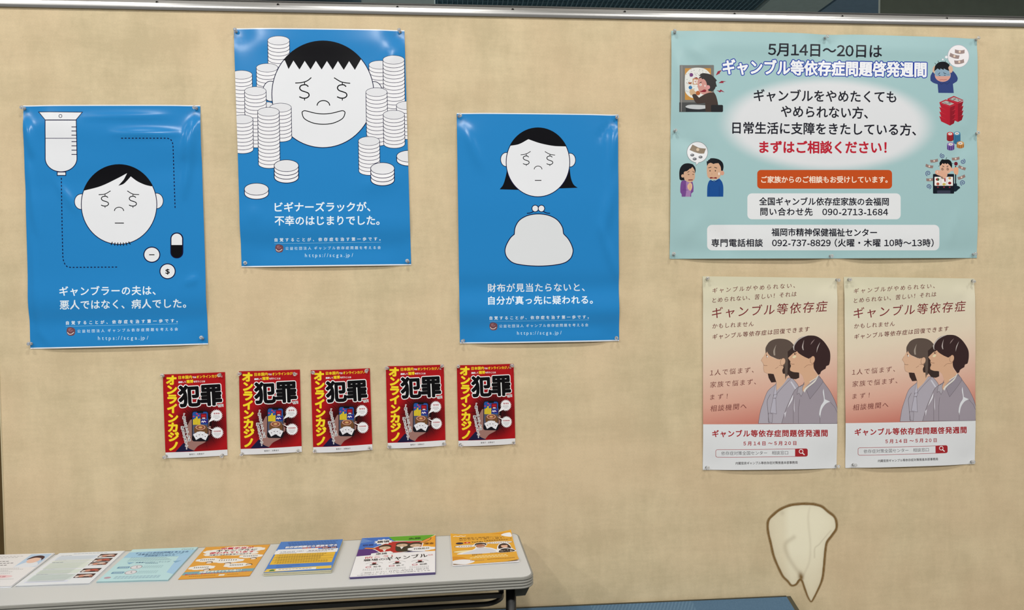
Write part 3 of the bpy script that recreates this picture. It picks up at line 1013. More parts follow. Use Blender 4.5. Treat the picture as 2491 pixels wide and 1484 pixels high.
# ------------------------------------------------------------------ blue bench under the stained part of the board
def bench():
    m, nt, b = new_mat('blue_ribbed_fabric')
    tc = nt.nodes.new('ShaderNodeTexCoord')
    wv = nt.nodes.new('ShaderNodeTexWave'); wv.inputs['Scale'].default_value = 38; wv.inputs['Distortion'].default_value = 0.6; wv.bands_direction = 'X'
    mp = nt.nodes.new('ShaderNodeMapping'); mp.inputs['Rotation'].default_value = (0, 0, 0.5)
    nt.links.new(tc.outputs['Object'], mp.inputs[0]); nt.links.new(mp.outputs[0], wv.inputs[0])
    no = nt.nodes.new('ShaderNodeTexNoise'); no.inputs['Scale'].default_value = 300
    nt.links.new(tc.outputs['Object'], no.inputs[0])
    sx = nt.nodes.new('ShaderNodeSeparateXYZ'); nt.links.new(tc.outputs['Object'], sx.inputs[0])
    lo = float(hit_y(1440, 1475, -0.03)[0]) - 0.3; hi = float(hit_y(1690, 1475, -0.03)[0]) - 0.3
    inb = nmath(nt, 'MULTIPLY', nmath(nt, 'GREATER_THAN', sx.outputs[0], lo), nmath(nt, 'LESS_THAN', sx.outputs[0], hi))
    fac = nmath(nt, 'ADD', nmath(nt, 'MULTIPLY', nmath(nt, 'MULTIPLY', wv.outputs['Fac'], inb), 0.3), nmath(nt, 'MULTIPLY', no.outputs['Fac'], 0.4))
    c = nmix(nt, fac, (56, 86, 112), (104, 132, 150))
    nt.links.new(c, b.inputs['Base Color']); b.inputs['Roughness'].default_value = 0.85
    M_trim = plain('dark_olive_trim', (66, 62, 46), 0.6)
    r = empty('wall_ledge', (0.3, -0.06, 0))
    tag(r, 'low sloping blue fabric-topped ledge with dark trim beneath the water stain', 'ledge')
    p0 = hit_y(1923, 1450, -0.006); zt = float(p0[2]); xr_ = float(p0[0]); xl_ = xr_ - 1.75
    dep = 0.105; sl = 0.294
    def wedge(x0, x1, y0, y1, dz, t):
        z = lambda y: zt + dz + (y + 0.006) * sl
        v = [(x0, y0, z(y0) - t), (x0, y0, z(y0)), (x0, y1, z(y1) - t), (x0, y1, z(y1)), (x1, y0, z(y0) - t), (x1, y0, z(y0)), (x1, y1, z(y1) - t), (x1, y1, z(y1))]
        return [(a - 0.3, b + 0.06, c) for a, b, c in v], box(0, 1, 0, 1, 0, 1)[1]
    v, f = wedge(xl_ + 0.012, xr_ - 0.012, -dep + 0.01, -0.008, 0.0005, 0.03); o = mobj('fabric_top', v, f, m, r)
    v, f = wedge(xr_ - 0.0125, xr_, -dep, -0.006, 0.0, 0.035); mobj('side_trim', v, f, M_trim, r)
    v, f = wedge(xl_, xl_ + 0.0125, -dep, -0.006, 0.0, 0.035); mobj('side_trim', v, f, M_trim, r)
    v, f = wedge(xl_ + 0.0125, xr_ - 0.0125, -0.009, -0.006, 0.002, 0.035); mobj('back_trim', v, f, M_trim, r)
    v, f = wedge(xl_ + 0.0125, xr_ - 0.0125, -dep - 0.002, -dep + 0.0095, 0.0, 0.035); mobj('front_trim', v, f, M_trim, r)
    v, f = box(xl_ + 0.02 - 0.3, xr_ - 0.02 - 0.3, -dep + 0.012 + 0.06, -0.01 + 0.06, 0, zt - dep * sl - 0.03)
    mobj('body', v, f, M_trim, r)
bench()
# ------------------------------------------------------------------ artwork
NAVY = (14, 10, 58); BLK = (6, 6, 12); WHT = (232, 234, 238); TXT = (232, 242, 250)
BLUE = (36, 131, 197)
def seg_d(U, V, s, a, b):
    sx, sy = s.size
    ax, ay, bx_, by_ = a[0] * sx, a[1] * sy, b[0] * sx, b[1] * sy
    dx, dy = bx_ - ax, by_ - ay
    t = np.clip(((U * sx - ax) * dx + (V * sy - ay) * dy) / (dx * dx + dy * dy + 1e-12), 0, 1)
    return np.hypot(U * sx - ax - t * dx, V * sy - ay - t * dy), t
def relief(pins, bulge, waves=(), creases=(), curls=(), base=0.0012, pinr=0.035):
    """height of the sheet off the board: bulge (m), waves (amp, v-centre, v-width), creases (a, b, amp, sigma)"""
    def f(U, V, s):
        sx, sy = s.size
        h = bulge * (np.sin(np.pi * np.clip(U, 0, 1)) ** 0.6 * 0.6 + 0.4)
        for (am, vc, vw, ug) in waves:
            h = h + am * np.exp(-((V - vc - ug * (U - 0.5)) / vw) ** 2)
        for (a, b, am, sg) in creases:
            d, t = seg_d(U, V, s, a, b)
            h = h + am * np.exp(-(d / sg) ** 2) * np.sin(np.pi * np.clip(t * 0.9 + 0.08, 0, 1))
        for (pu, pv) in pins:
            d = np.hypot((U - pu) * sx, (V - pv) * sy)
            h = h * (1 - np.exp(-(d / pinr) ** 2))
        for (cu, cv, am, rr) in curls:
            d = np.hypot((U - cu) * sx, (V - cv) * sy)
            h = h + am * np.clip(1 - d / rr, 0, 1) ** 2
        return np.maximum(h, 0) + base
    return f

def dollar(A, cx, cy, w, h, lw, col=BLK):
    q = [(.42, -.36), (.15, -.5), (-.3, -.45), (-.46, -.26), (-.3, -.08), (.05, .02), (.4, .13), (.48, .32), (.25, .48), (-.15, .5), (-.5, .4)]
    A.line([(cx + x * w, cy + y * h) for x, y in q], col, lw, curve=True, n=6)
    A.line([(cx + .03 * w, cy - .72 * h), (cx + .03 * w, cy - .47 * h)], col, lw * .8)
    A.line([(cx + .03 * w, cy + .47 * h), (cx + .03 * w, cy + .68 * h)], col, lw * .8)

def footer(A, lines):
    (t1, r, t2, t3, em) = lines
    A.part('lettering')
    A.text('自覚することが、依存症を治す第一歩です。', *t1, TXT, bold=0.02)
    A.line([r[:2], r[2:]], (150, 205, 238), 3)
    A.text('公益社団法人 ギャンブル依存症問題を考える会', *t2, (205, 226, 242), bold=0.01)
    A.text('https://scga.jp/', *t3, (215, 234, 246))
    A.part('emblem')
    x, y, r_ = em
    A.shape([(x - .8 * r_, y - .8 * r_), (x - .1 * r_, y - r_), (x + .8 * r_, y - .7 * r_), (x + r_, y), (x + .75 * r_, y + .8 * r_), (x, y + r_), (x - .7 * r_, y + .8 * r_), (x - r_, y)], (112, 72, 80))
    A.shape([(x - .6 * r_, y - .6 * r_), (x - .1 * r_, y - .75 * r_), (x + .5 * r_, y - .4 * r_), (x + .1 * r_, y), (x - .5 * r_, y - .1 * r_)], (150, 104, 110))
    A.line([(x - .8 * r_, y + .15 * r_), (x - .5 * r_, y + .55 * r_), (x + .1 * r_, y + .6 * r_), (x + .7 * r_, y + .2 * r_)], (230, 226, 222), r_ * .14, curve=True)
    A.line([(x - .2 * r_, y - .25 * r_), (x + .4 * r_, y - .55 * r_)], (76, 44, 50), r_ * .12)

def poster_drip():
    A = Art()
    A.frame(40, 240, 3.71)
    A.part('drip_bag_drawing')
    A.shape([(200, 120), (595, 122), (537, 192), (260, 192)], WHT, NAVY, 6, curve=False)
    A.ell(397, 157, 14, 14, None, NAVY, 5)
    A.shape([(259, 194), (540, 194)] + list(ellpts(403, 540, 143, 120, 0, 180, 24)), WHT, NAVY, 7, curve=False)
    A.line([(260, 358), (543, 358)], NAVY, 5)
    for y in (255, 292, 330, 388, 426, 465, 503): A.line([(497, y), (545, y)], NAVY, 7)
    A.shape([(368, 662), (445, 662), (445, 693), (368, 693)], WHT, NAVY, 7, curve=False)
    A.part('dashed_line')
    A.dash([(405, 715), (408, 900), (413, 1200), (419, 1430), (424, 1462), (440, 1500), (462, 1520), (490, 1523), (934, 1520)], NAVY, 9, 17, 15)
    A.part('dashed_line', True)
    A.dash([(945, 357), (1365, 357), (1392, 368), (1407, 388), (1413, 420), (1422, 700), (1433, 1015)], NAVY, 9, 17, 15)
    A.part('face_drawing')
    for cx, cy in ((585, 930), (1264, 923)): A.ell(cx, cy, 61, 70, WHT, NAVY, 6)
    A.ell(926, 955, 341, 360, WHT, NAVY, 7, n=64)
    arc = [p for p in ellpts(926, 955, 343, 362, 200, 331, 40)]
    hair = list(arc) + list(crom([(1222, 792), (1160, 777), (1090, 745), (1032, 702)], 6)) + list(crom([(1030, 704), (1000, 738), (965, 770), (920, 786)], 5)) + list(crom([(922, 783), (965, 735), (985, 700), (998, 674)], 5)) + list(crom([(996, 674), (900, 725), (760, 790), (606, 831)], 6))
    A.fill(hair, BLK)
    A.line([(742, 867), (800, 860), (850, 832)], BLK, 7, curve=True); A.line([(1000, 832), (1048, 860), (1107, 866)], BLK, 7, curve=True)
    dollar(A, 798, 925, 68, 88, 8); dollar(A, 1050, 925, 68, 88, 8)
    A.line(ellpts(926, 1014, 42, 34, 180, 360, 14), BLK, 7)
    A.line([(888, 1123), (970, 1123)], BLK, 8)
    for x0, y0, x1, y1 in ((866, 1293, 853, 1322), (890, 1298, 886, 1326), (915, 1298, 913, 1328), (940, 1298, 940, 1328), (964, 1298, 967, 1328), (988, 1296, 996, 1324), (1012, 1290, 1028, 1316)):
        A.line([(x0, y0), (x1, y1)], BLK, 8)
    A.part('pill_drawing')
    A.fill(rrect(1389, 1208, 1506, 1442, 56), NAVY)
    A.fill(rrect(1397, 1216, 1496, 1435, 48), BLK)
    A.fill([p for p in rrect(1399, 1217, 1495, 1440, 47) if p[1] < 1330] + [(1399, 1321), (1399, 1321)][:1] if False else list(ellpts(1447, 1265, 48, 47, 180, 360, 20)) + [(1495, 1321), (1399, 1321)], WHT)
    A.ell(1222, 1408, 72, 68, WHT, NAVY, 9); A.line([(1197, 1409), (1246, 1409)], BLK, 8)
    A.ell(1364, 1558, 69, 67, WHT, NAVY, 9)
    A.text('$', 1346, 1557, 1382, 1557, 62, BLK, bold=0.02)
    A.frame(40, 560, 4.788)
    A.part('lettering')
    A.text('ギャンブラーの夫は、', 502, 712, 1620, 702, 116, TXT, bold=0.017)
    A.text('悪人ではなく、病人でした。', 506, 872, 1975, 852, 116, TXT, bold=0.017)
    footer(A, ((578, 1081, 1878, 1053, 46), (575, 1120, 1880, 1090), (710, 1177, 1880, 1152, 40), (950, 1256, 1535, 1250, 62), (634, 1180, 50)))
    return A.done()

def stack(A, cx, cy, rx, ry, n, th, lean=0.016, lw=6):
    yb = cy + n * th; xb = cx + lean * n * th
    bot = ellpts(xb, yb, rx, ry, 0, 180, 24)
    out = [(cx - rx, cy)] + list(ellpts(cx, cy, rx, ry, 180, 360, 24)) + [(cx + rx, cy)] + list(bot)
    A.shape(out, (240, 240, 243), NAVY, lw, curve=False)
    for i in range(n):
        y = cy + i * th; x = cx + lean * i * th
        A.line(ellpts(x, y, rx, ry, 2, 178, 22), NAVY, lw * .9, step=(i == 0))
    A.fill(ellpts(cx, cy, rx - lw * .3, ry - lw * .3, n=40), (228, 229, 233))
def poster_coins():
    A = Art(); A.frame(550, 50, 4.638)
    A.part('coin_stack_drawing')
    stack(A, 592, 225, 123, 50, 7, 42); stack(A, 463, 533, 122, 48, 7, 42)
    stack(A, 475, 960, 60, 40, 2, 30)
    stack(A, 1735, 500, 124, 48, 7, 42); stack(A, 1890, 443, 121, 49, 13, 42)
    A.part('face_drawing')
    A.ell(503, 797, 88, 114, WHT, NAVY, 8); A.ell(1668, 800, 92, 112, WHT, NAVY, 8)
    A.ell(1092, 832, 576, 602, WHT, NAVY, 9, n=80)
    pts = list(ellpts(1092, 832, 578, 604, 219.5, 318.5, 40))
    zz = [(1508, 460), (1453, 557), (1388, 458), (1328, 557), (1262, 457), (1203, 555), (1138, 457), (1078, 553), (1013, 455), (953, 553), (887, 455), (828, 553), (760, 452), (705, 548), (664, 450)]
    A.fill(pts + zz, BLK)
    A.line([(780, 705), (850, 700), (915, 680), (962, 643)], BLK, 11, curve=True)
    A.line([(1218, 645), (1290, 688), (1345, 702), (1400, 708)], BLK, 11, curve=True)
    dollar(A, 882, 800, 112, 150, 13); dollar(A, 1308, 800, 112, 150, 13)
    A.line(ellpts(1098, 960, 71, 57, 180, 360, 16), BLK, 11)
    A.shape([(858, 1045), (868, 1024), (900, 1019), (1000, 1044), (1100, 1054), (1200, 1044), (1300, 1019), (1332, 1024), (1341, 1048), (1310, 1108), (1210, 1157), (1100, 1170), (985, 1157), (885, 1108)], None, BLK, 10)
    A.part('coin_stack_drawing')
    stack(A, 172, 612, 122, 49, 11, 42)
    stack(A, 330, 797, 122, 50, 14, 42)
    stack(A, 614, 983, 122, 50, 8, 42)
    stack(A, 478, 1030, 122, 50, 14, 42)
    stack(A, 180, 1115, 123, 50, 8, 42)
    stack(A, 1697, 808, 120, 49, 13, 43)
    stack(A, 2042, 958, 120, 47, 8, 42)
    stack(A, 1893, 1063, 120, 50, 8, 41)
    stack(A, 1612, 1360, 120, 50, 8, 42)
    stack(A, 680, 1638, 137, 66, 3, 43, 0.004, 8); stack(A, 1765, 1669, 133, 65, 3, 43, 0.004, 8)
    stack(A, 343, 1903, 136, 67, 1, 46, 0.004, 8); stack(A, 2062, 1531, 137, 65, 1, 44, 0.004, 8)
    A.frame(550, 350, 4.638)
    A.part('lettering')
    A.text('ビギナーズラックが、', 550, 715, 1626, 710, 116, TXT, bold=0.019)
    A.text('不幸のはじまりでした。', 550, 868, 1730, 863, 116, TXT, bold=0.019)
    footer(A, ((548, 1084, 1742, 1072, 44), (545, 1124, 1748, 1110), (670, 1180, 1744, 1170, 38), (890, 1256, 1432, 1253, 58), (600, 1180, 46)))
    return A.done()

def poster_purse():
    A = Art(); A.frame(1090, 260, 3.709)
    A.part('face_drawing')
    A.fill(list(crom([(532, 560), (522, 620), (498, 700), (465, 744)], 5)) + [(640, 749), (660, 700), (600, 600)], BLK)
    A.fill(list(crom([(1096, 545), (1108, 640), (1132, 700), (1170, 730)], 5)) + [(1000, 736), (980, 690), (1040, 600)], BLK)
    A.ell(524, 475, 50, 63, WHT, NAVY, 6); A.ell(1101, 480, 49, 62, WHT, NAVY, 6)
    A.ell(811, 500, 287, 311, WHT, NAVY, 7, n=64)
    pts = list(ellpts(811, 500, 290, 314, 208, 333, 40))
    A.fill(pts + [(1064, 357)] + list(crom([(1060, 357), (950, 352), (830, 328), (725, 292)], 6)) + list(crom([(722, 293), (640, 336), (555, 352)], 6)), BLK)
    A.line([(655, 433), (705, 424), (745, 402)], BLK, 6, curve=True); A.line([(873, 403), (915, 426), (965, 436)], BLK, 6, curve=True)
    dollar(A, 704, 481, 56, 76, 7); dollar(A, 917, 482, 56, 76, 7)
    A.line(ellpts(812, 564, 35, 30, 180, 360, 14), BLK, 6)
    A.line([(783, 664), (842, 664)], BLK, 7)
    A.part('purse_drawing')
    A.line([(711, 960), (745, 956), (778, 940)], NAVY, 8, curve=True); A.line([(855, 940), (885, 956), (920, 960)], NAVY, 8, curve=True)
    A.ell(786, 917, 29, 30, WHT, NAVY, 7); A.ell(842, 917, 29, 30, WHT, NAVY, 7)
    P = list(crom([(597, 1150), (606, 1085), (645, 1022), (720, 980), (815, 966), (910, 980), (985, 1020), (1030, 1082), (1042, 1144)], 6)) + list(crom([(1042, 1146), (1085, 1192), (1118, 1255), (1127, 1310), (1098, 1375), (1015, 1418), (820, 1437), (620, 1418), (542, 1372), (514, 1310), (524, 1250), (560, 1185), (596, 1150)], 6))[1:-1]
    A.shape(P, (222, 225, 228), NAVY, 8, curve=False)
    A.frame(1090, 640, 5.661)
    A.part('lettering')
    A.text('財布が見当たらないと、', 544, 344, 1880, 332, 124, (225, 232, 240), bold=0.015)
    A.text('自分が真っ先に疑われる。', 554, 517, 1992, 505, 124, TXT, bold=0.018)
    footer(A, ((572, 758, 1938, 742, 52), (570, 804, 1940, 782), (706, 869, 1930, 852, 46), (950, 962, 1562, 956, 68), (625, 872, 55)))
    return A.done()

def note(A, pts, col=(150, 130, 118), cc=(226, 200, 176), r=30):
    A.shape(pts, col, curve=False)
    x = sum(p[0] for p in pts) / len(pts); y = sum(p[1] for p in pts) / len(pts)
    A.ell(x, y, r, r, cc, n=16)
def bent(cx, cy, w, h, ang, bend):
    r = math.radians(ang); top = []; bot = []
    for t in np.linspace(-.5, .5, 7):
        x = t * w; yb = bend * (1 - 4 * t * t)
        for s_, L in ((-.5, top), (.5, bot)):
            y = s_ * h + yb
            L.append((cx + x * math.cos(r) - y * math.sin(r), cy + x * math.sin(r) + y * math.cos(r)))
    return top + bot[::-1]
def swirl(A, cx, cy, r, turns, a0, col, w, cw=1):
    pts = []
    for t in np.linspace(0, 1, 26):
        a = math.radians(a0) + cw * t * turns * 2 * math.pi; rr = r * (0.08 + 0.92 * t)
        pts.append((cx + rr * math.cos(a), cy + rr * math.sin(a)))
    A.line(pts, col, w)

def poster_week():
    A = Art(); K = (14, 14, 30)
    A.frame(0, 0, 1)
    A.part('lettering')
    A.text('5月14日～20日は', 1869, 120, 2145, 125, 35, K, bold=0.018)
    A.text('ギャンブル等依存症問題啓発週間', 1759, 163, 2253, 170, 38, (240, 242, 246), bold=0.034, out=(32, 64, 168), ow=4.6, stretch=True)
    A.text('ギャンブルをやめたくても', 1834, 232, 2180, 236, 31, K, bold=0.018)
    A.text('やめられない方、', 1900, 271, 2111, 275, 31, K, bold=0.018)
    A.text('日常生活に支障をきたしている方、', 1782, 311, 2228, 316, 31, K, bold=0.018)
    A.text('まずはご相談ください！', 1848, 358, 2156, 359, 32, (186, 26, 48), bold=0.03)
    A.part('orange_panel')
    A.fill(rrect(1842, 413.5, 2170, 459, 9), (194, 76, 22))
    A.part('white_panel')
    A.fill(rrect(1818, 470.5, 2191, 533.5, 11), (229, 231, 233))
    A.fill(rrect(1720, 547, 2285, 609, 12), (229, 231, 233))
    A.part('lettering')
    A.text('ご家族からのご相談もお受けしています。', 1852, 437, 2159, 437, 17.5, (244, 226, 208), bold=0.022)
    A.text('全国ギャンブル依存症家族の会福岡', 1847, 490, 2162, 491, 20.5, K, bold=0.02)
    A.text('問い合わせ先　090-2713-1684', 1850, 515, 2160, 516, 20.5, K, bold=0.02)
    A.text('福岡市精神保健福祉センター', 1877, 565, 2133, 566, 20.5, K, bold=0.02)
    A.text('専門電話相談　092-737-8829（火曜・木曜 10時～13時）', 1731, 591, 2271, 591, 20.5, K, bold=0.02)
    # man at the pinball machine
    A.frame(1640, 140, 9.893)
    A.part('game_machine_drawing')
    A.fill(rrect(130, 180, 957, 1310, 20), (118, 118, 114)); A.rect(120, 1080, 955, 1312, (76, 78, 78)); A.line([(185, 195), (172, 1300)], (165, 160, 158), 12)
    A.fill(rrect(258, 256, 886, 1020, 20), (196, 142, 66))
    A.shape([(430, 258), (700, 258), (850, 370), (882, 480), (880, 800), (700, 970), (430, 970), (300, 880), (262, 790), (262, 440), (310, 350)], (226, 227, 222), curve=False)
    for i in range(38):
        x = RNG.uniform(290, 600); y = RNG.uniform(280, 920)
        if abs(x - 430) + abs(y - 620) > 560: continue
        A.ell(x, y, 9, 9, (130, 130, 132), n=8)
    for x, y in ((615, 292), (685, 312), (765, 348), (600, 325), (688, 356), (625, 378)): A.ell(x, y, 9, 9, (130, 130, 132), n=8)
    A.ell(413, 418, 45, 45, (112, 58, 118), n=20); A.ell(390, 722, 44, 44, (52, 118, 170), n=20); A.ell(572, 855, 56, 54, (178, 98, 50), n=20)
    A.shape([(338, 582), (365, 595), (400, 595), (426, 580), (415, 640), (345, 640)], (158, 92, 58), curve=False)
    A.rect(446, 505, 595, 650, (184, 128, 78)); A.rect(466, 530, 535, 632, (240, 236, 230)); A.rect(545, 530, 592, 632, (240, 236, 230))
    A.fill([(460, 500), (540, 470), (580, 505)], (140, 34, 36))
    A.line([(482, 565), (515, 565), (502, 606)], (150, 30, 36), 13)
    A.shape([(268, 1180), (330, 1145), (480, 1135), (752, 1150), (752, 1226), (600, 1245), (400, 1232), (300, 1208)], (196, 200, 202), curve=False)
    A.shape([(280, 1200), (400, 1234), (600, 1247), (760, 1228), (760, 1310), (280, 1310)], (40, 44, 48), curve=False)
    A.part('gambling_man_drawing')
    A.shape([(372, 780), (400, 770), (420, 745), (440, 765), (462, 735), (482, 790), (530, 830), (500, 880), (440, 905), (395, 905), (370, 830)], (204, 172, 136), curve=False)
    A.shape([(560, 560), (590, 505), (640, 470), (720, 500), (775, 580), (800, 700), (850, 760), (850, 830), (930, 830), (800, 880), (700, 890), (640, 860), (600, 815), (580, 750), (565, 690)], (204, 148, 138), curve=False)
    A.shape([(595, 440), (660, 382), (760, 380), (880, 410), (965, 480), (1028, 552), (1000, 585), (1012, 640), (1030, 700), (1000, 700), (975, 760), (920, 812), (830, 812), (800, 720), (775, 600), (740, 540), (700, 512), (675, 525), (650, 488), (590, 505), (610, 470), (645, 445)], (46, 43, 43), curve=False)
    A.ell(815, 715, 48, 50, (214, 150, 150), n=20)
    A.line([(612, 615), (662, 590)], (30, 25, 25), 16)
    A.ell(635, 655, 27, 27, (238, 236, 232), n=16); A.ell(632, 657, 10, 10, (20, 20, 20), n=10); A.ell(742, 682, 14, 26, (236, 222, 214), n=12)
    A.shape([(618, 812), (660, 800), (720, 768), (765, 780), (768, 815), (730, 832), (640, 826)], (138, 26, 44))
    A.shape([(430, 905), (470, 878), (520, 880), (598, 966), (720, 890), (850, 842), (960, 842), (1010, 930), (1060, 1150), (1060, 1310), (755, 1310), (745, 1090), (560, 1112), (500, 1060)], (64, 50, 44), curve=False)
    A.fill(rrect(885, 1140, 1175, 1312, 28), (26, 28, 32))
    A.part('red_bolt_drawing')
    for P in ([(1000, 432), (1050, 330), (1150, 300), (1095, 365), (1105, 378)], [(1066, 615), (1140, 560), (1255, 575), (1180, 590), (1190, 615)], [(1016, 786), (1090, 800), (1120, 768), (1215, 838), (1130, 815), (1105, 842)]):
        A.fill(P, (148, 34, 56))
    # worried couple
    A.frame(1640, 335, 9.893)
    A.part('speech_bubble_drawing')
    A.ell(558, 350, 252, 252, (232, 233, 235), (140, 150, 152), 14); A.fill([(525, 592), (530, 665), (590, 592)], (232, 233, 235)); A.line([(525, 600), (528, 668), (592, 600)], (140, 150, 152), 10)
    note(A, [(440, 165), (520, 205), (610, 245), (765, 262), (720, 382), (620, 382), (500, 350), (370, 295)], (140, 124, 104), (206, 184, 156), 38)
    for x, y in ((435, 418), (634, 466), (493, 512)): A.ell(x, y, 49, 34, (104, 106, 110), n=20); A.ell(x - 10, y - 8, 26, 14, (160, 162, 166), n=12)
    A.part('woman_drawing')
    A.shape([(130, 1000), (122, 850), (150, 720), (230, 635), (340, 615), (450, 640), (510, 730), (512, 830), (470, 900), (240, 960), (250, 1020), (170, 1028)], (12, 16, 24), curve=False)
    A.shape([(180, 1040), (250, 1020), (330, 1075), (440, 1058), (465, 1180), (462, 1300), (410, 1345), (408, 1420), (180, 1420), (178, 1360), (148, 1310), (155, 1110)], (116, 72, 140), curve=False)
    A.shape([(285, 1060), (395, 1070), (410, 1200), (385, 1420), (268, 1420), (290, 1280)], (162, 124, 172), curve=False)
    A.shape([(235, 830), (310, 800), (385, 740), (440, 705), (490, 780), (500, 900), (485, 1000), (400, 1075), (300, 1050), (240, 980)], (206, 166, 138), curve=True)
    A.ell(205, 920, 36, 40, (206, 166, 138), n=16)
    A.shape([(225, 840), (380, 700), (390, 755), (440, 700), (505, 800), (500, 700), (400, 640), (250, 650), (180, 750)], (12, 16, 24), curve=False)
    A.line([(318, 836), (366, 806)], (60, 44, 36), 12); A.line([(442, 806), (488, 838)], (60, 44, 36), 12)
    A.line([(328, 886), (366, 886)], (40, 28, 26), 13); A.line([(438, 884), (476, 884)], (40, 28, 26), 13); A.line([(340, 1018), (446, 1015)], (110, 34, 38), 22)
    A.shape([(330, 1130), (375, 1085), (425, 1110), (432, 1200), (395, 1275), (340, 1240), (318, 1180)], (222, 180, 146)); A.line([(385, 1130), (378, 1250)], (176, 128, 96), 7)
    A.line([(240, 1130), (238, 1240)], (92, 52, 116), 8); A.line([(200, 1255), (330, 1262)], (92, 52, 116), 8)
    A.part('man_drawing')
    A.shape([(868, 1015), (960, 1050), (1085, 980), (1150, 1060), (1182, 1180), (1180, 1420), (792, 1420), (798, 1180), (830, 1060)], (20, 76, 146), curve=False)
    A.line([(885, 1020), (915, 1055), (965, 1030), (1010, 1060), (1060, 1020)], (14, 52, 110), 14)
    A.line([(848, 1180), (848, 1418)], (14, 58, 120), 8); A.line([(1080, 1170), (1085, 1418)], (14, 58, 120), 8)
    A.ell(1158, 850, 46, 56, (212, 156, 132), n=16)
    A.shape([(790, 680), (840, 600), (960, 585), (1090, 600), (1125, 720), (1120, 900), (1060, 985), (960, 1005), (860, 985), (795, 910)], (210, 168, 138), curve=True)
    A.shape([(780, 572), (815, 560), (820, 535), (855, 520), (870, 496), (960, 494), (1080, 525), (1165, 600), (1188, 700), (1172, 795), (1128, 795), (1118, 700), (1065, 612), (990, 618), (945, 634), (880, 605), (825, 622), (792, 680)], (12, 16, 24), curve=False)
    A.line([(822, 726), (895, 708)], (26, 20, 20), 15); A.line([(966, 710), (1032, 732)], (26, 20, 20), 15)
    A.ell(862, 797, 15, 15, (50, 28, 26), n=12); A.ell(992, 797, 15, 15, (50, 28, 26), n=12); A.ell(908, 874, 7, 7, (150, 104, 84), n=8)
    A.shape([(855, 960), (900, 950), (945, 962), (1000, 950), (1028, 965), (1015, 985), (940, 976), (870, 984)], (118, 22, 32)); A.ell(1078, 868, 18, 36, (240, 224, 212), n=14)
    # despairing man with thought bubble
    A.frame(2240, 100, 10.6)
    A.part('thought_bubble_drawing')
    A.ell(968, 388, 276, 288, (240, 236, 238), (176, 180, 192), 12); A.ell(658, 412, 38, 38, (240, 242, 244), (176, 184, 196), 9); A.ell(567, 474, 24, 24, (240, 242, 244), (176, 184, 196), 8)
    for cx, cy, an, bd in ((1003, 262, 2, 22), (868, 378, 16, 18), (990, 525, -8, 20)): note(A, bent(cx, cy, 250, 92, an, bd), (158, 138, 134), (232, 208, 188), 28)
    A.part('despairing_man_drawing')
    A.shape([(310, 790), (250, 900), (250, 1020), (320, 1075), (432, 1112), (452, 1335), (850, 1340), (828, 1105), (930, 1040), (952, 960), (900, 850), (820, 760), (740, 820), (600, 900), (400, 900)], (48, 66, 124), curve=False)
    A.line([(470, 1060), (530, 1115), (600, 1070), (680, 1112), (745, 1050)], (34, 46, 92), 12)
    A.shape([(330, 660), (372, 640), (365, 740), (350, 820), (310, 790), (305, 720)], (214, 176, 150)); A.shape([(735, 640), (800, 650), (828, 740), (790, 815), (735, 800), (700, 720)], (214, 176, 150))
    A.ell(565, 880, 205, 170, (214, 160, 146), n=40)
    A.shape([(366, 820), (400, 720), (560, 690), (730, 760), (765, 900), (600, 905), (390, 905)], (138, 166, 186), curve=False)
    A.shape([(345, 780), (370, 640), (450, 555), (560, 530), (660, 548), (745, 620), (705, 690), (735, 770), (680, 750), (592, 705), (590, 745), (505, 705), (495, 745), (430, 705), (385, 745)], (10, 14, 22), curve=False)
    for a, b in (((385, 600), (360, 562)), ((460, 548), (440, 505)), ((620, 545), (642, 506)), ((720, 600), (740, 570))): A.line([a, b], (10, 14, 22), 12)
    A.line([(440, 855), (475, 840), (490, 808)], (26, 32, 44), 13, curve=True); A.line([(585, 805), (608, 832), (650, 835)], (26, 32, 44), 13, curve=True)
    A.line([(460, 885), (503, 885)], (30, 36, 48), 13); A.line([(595, 880), (640, 880)], (30, 36, 48), 13)
    A.line([(480, 1002), (540, 995), (590, 1000), (668, 990)], (176, 86, 84), 13)
    for x in (670, 690, 710, 728): A.line([(x, 845), (x + 3, 882)], (84, 100, 122), 5)
    # red trays
    A.frame(2000, 70, 4.9475)
    A.part('red_tray_drawing')
    R1, R2 = (178, 26, 46), (142, 20, 38)
    for i in range(3, -1, -1):
        y = i * 55
        for (dx, dy) in ((96, -42), (0, 0)):
            P = lambda q: [(x + dx, yy + dy + y) for x, yy in q]
            A.fill(P([(1410, 888), (1538, 935), (1538, 1000), (1432, 950)]), R1); A.fill(P([(1538, 935), (1604, 915), (1585, 975), (1538, 1000)]), R2)
            A.line(P([(1410, 888), (1538, 940), (1604, 915)]), (206, 60, 74), 5)
    for (dx, dy) in ((96, -42), (0, 0)):
        P = lambda q: [(x + dx, yy + dy) for x, yy in q]
        A.fill(P([(1410, 885), (1488, 850), (1604, 900), (1538, 938)]), R1); A.fill(P([(1432, 888), (1490, 864), (1588, 902), (1536, 924)]), (176, 174, 170))
        for k in range(14): A.ell(1450 + dx + RNG.uniform(0, 100), 885 + dy + RNG.uniform(-6, 22), 6, 5, (110, 108, 106), n=6)
    A.part('casino_chip_drawing')
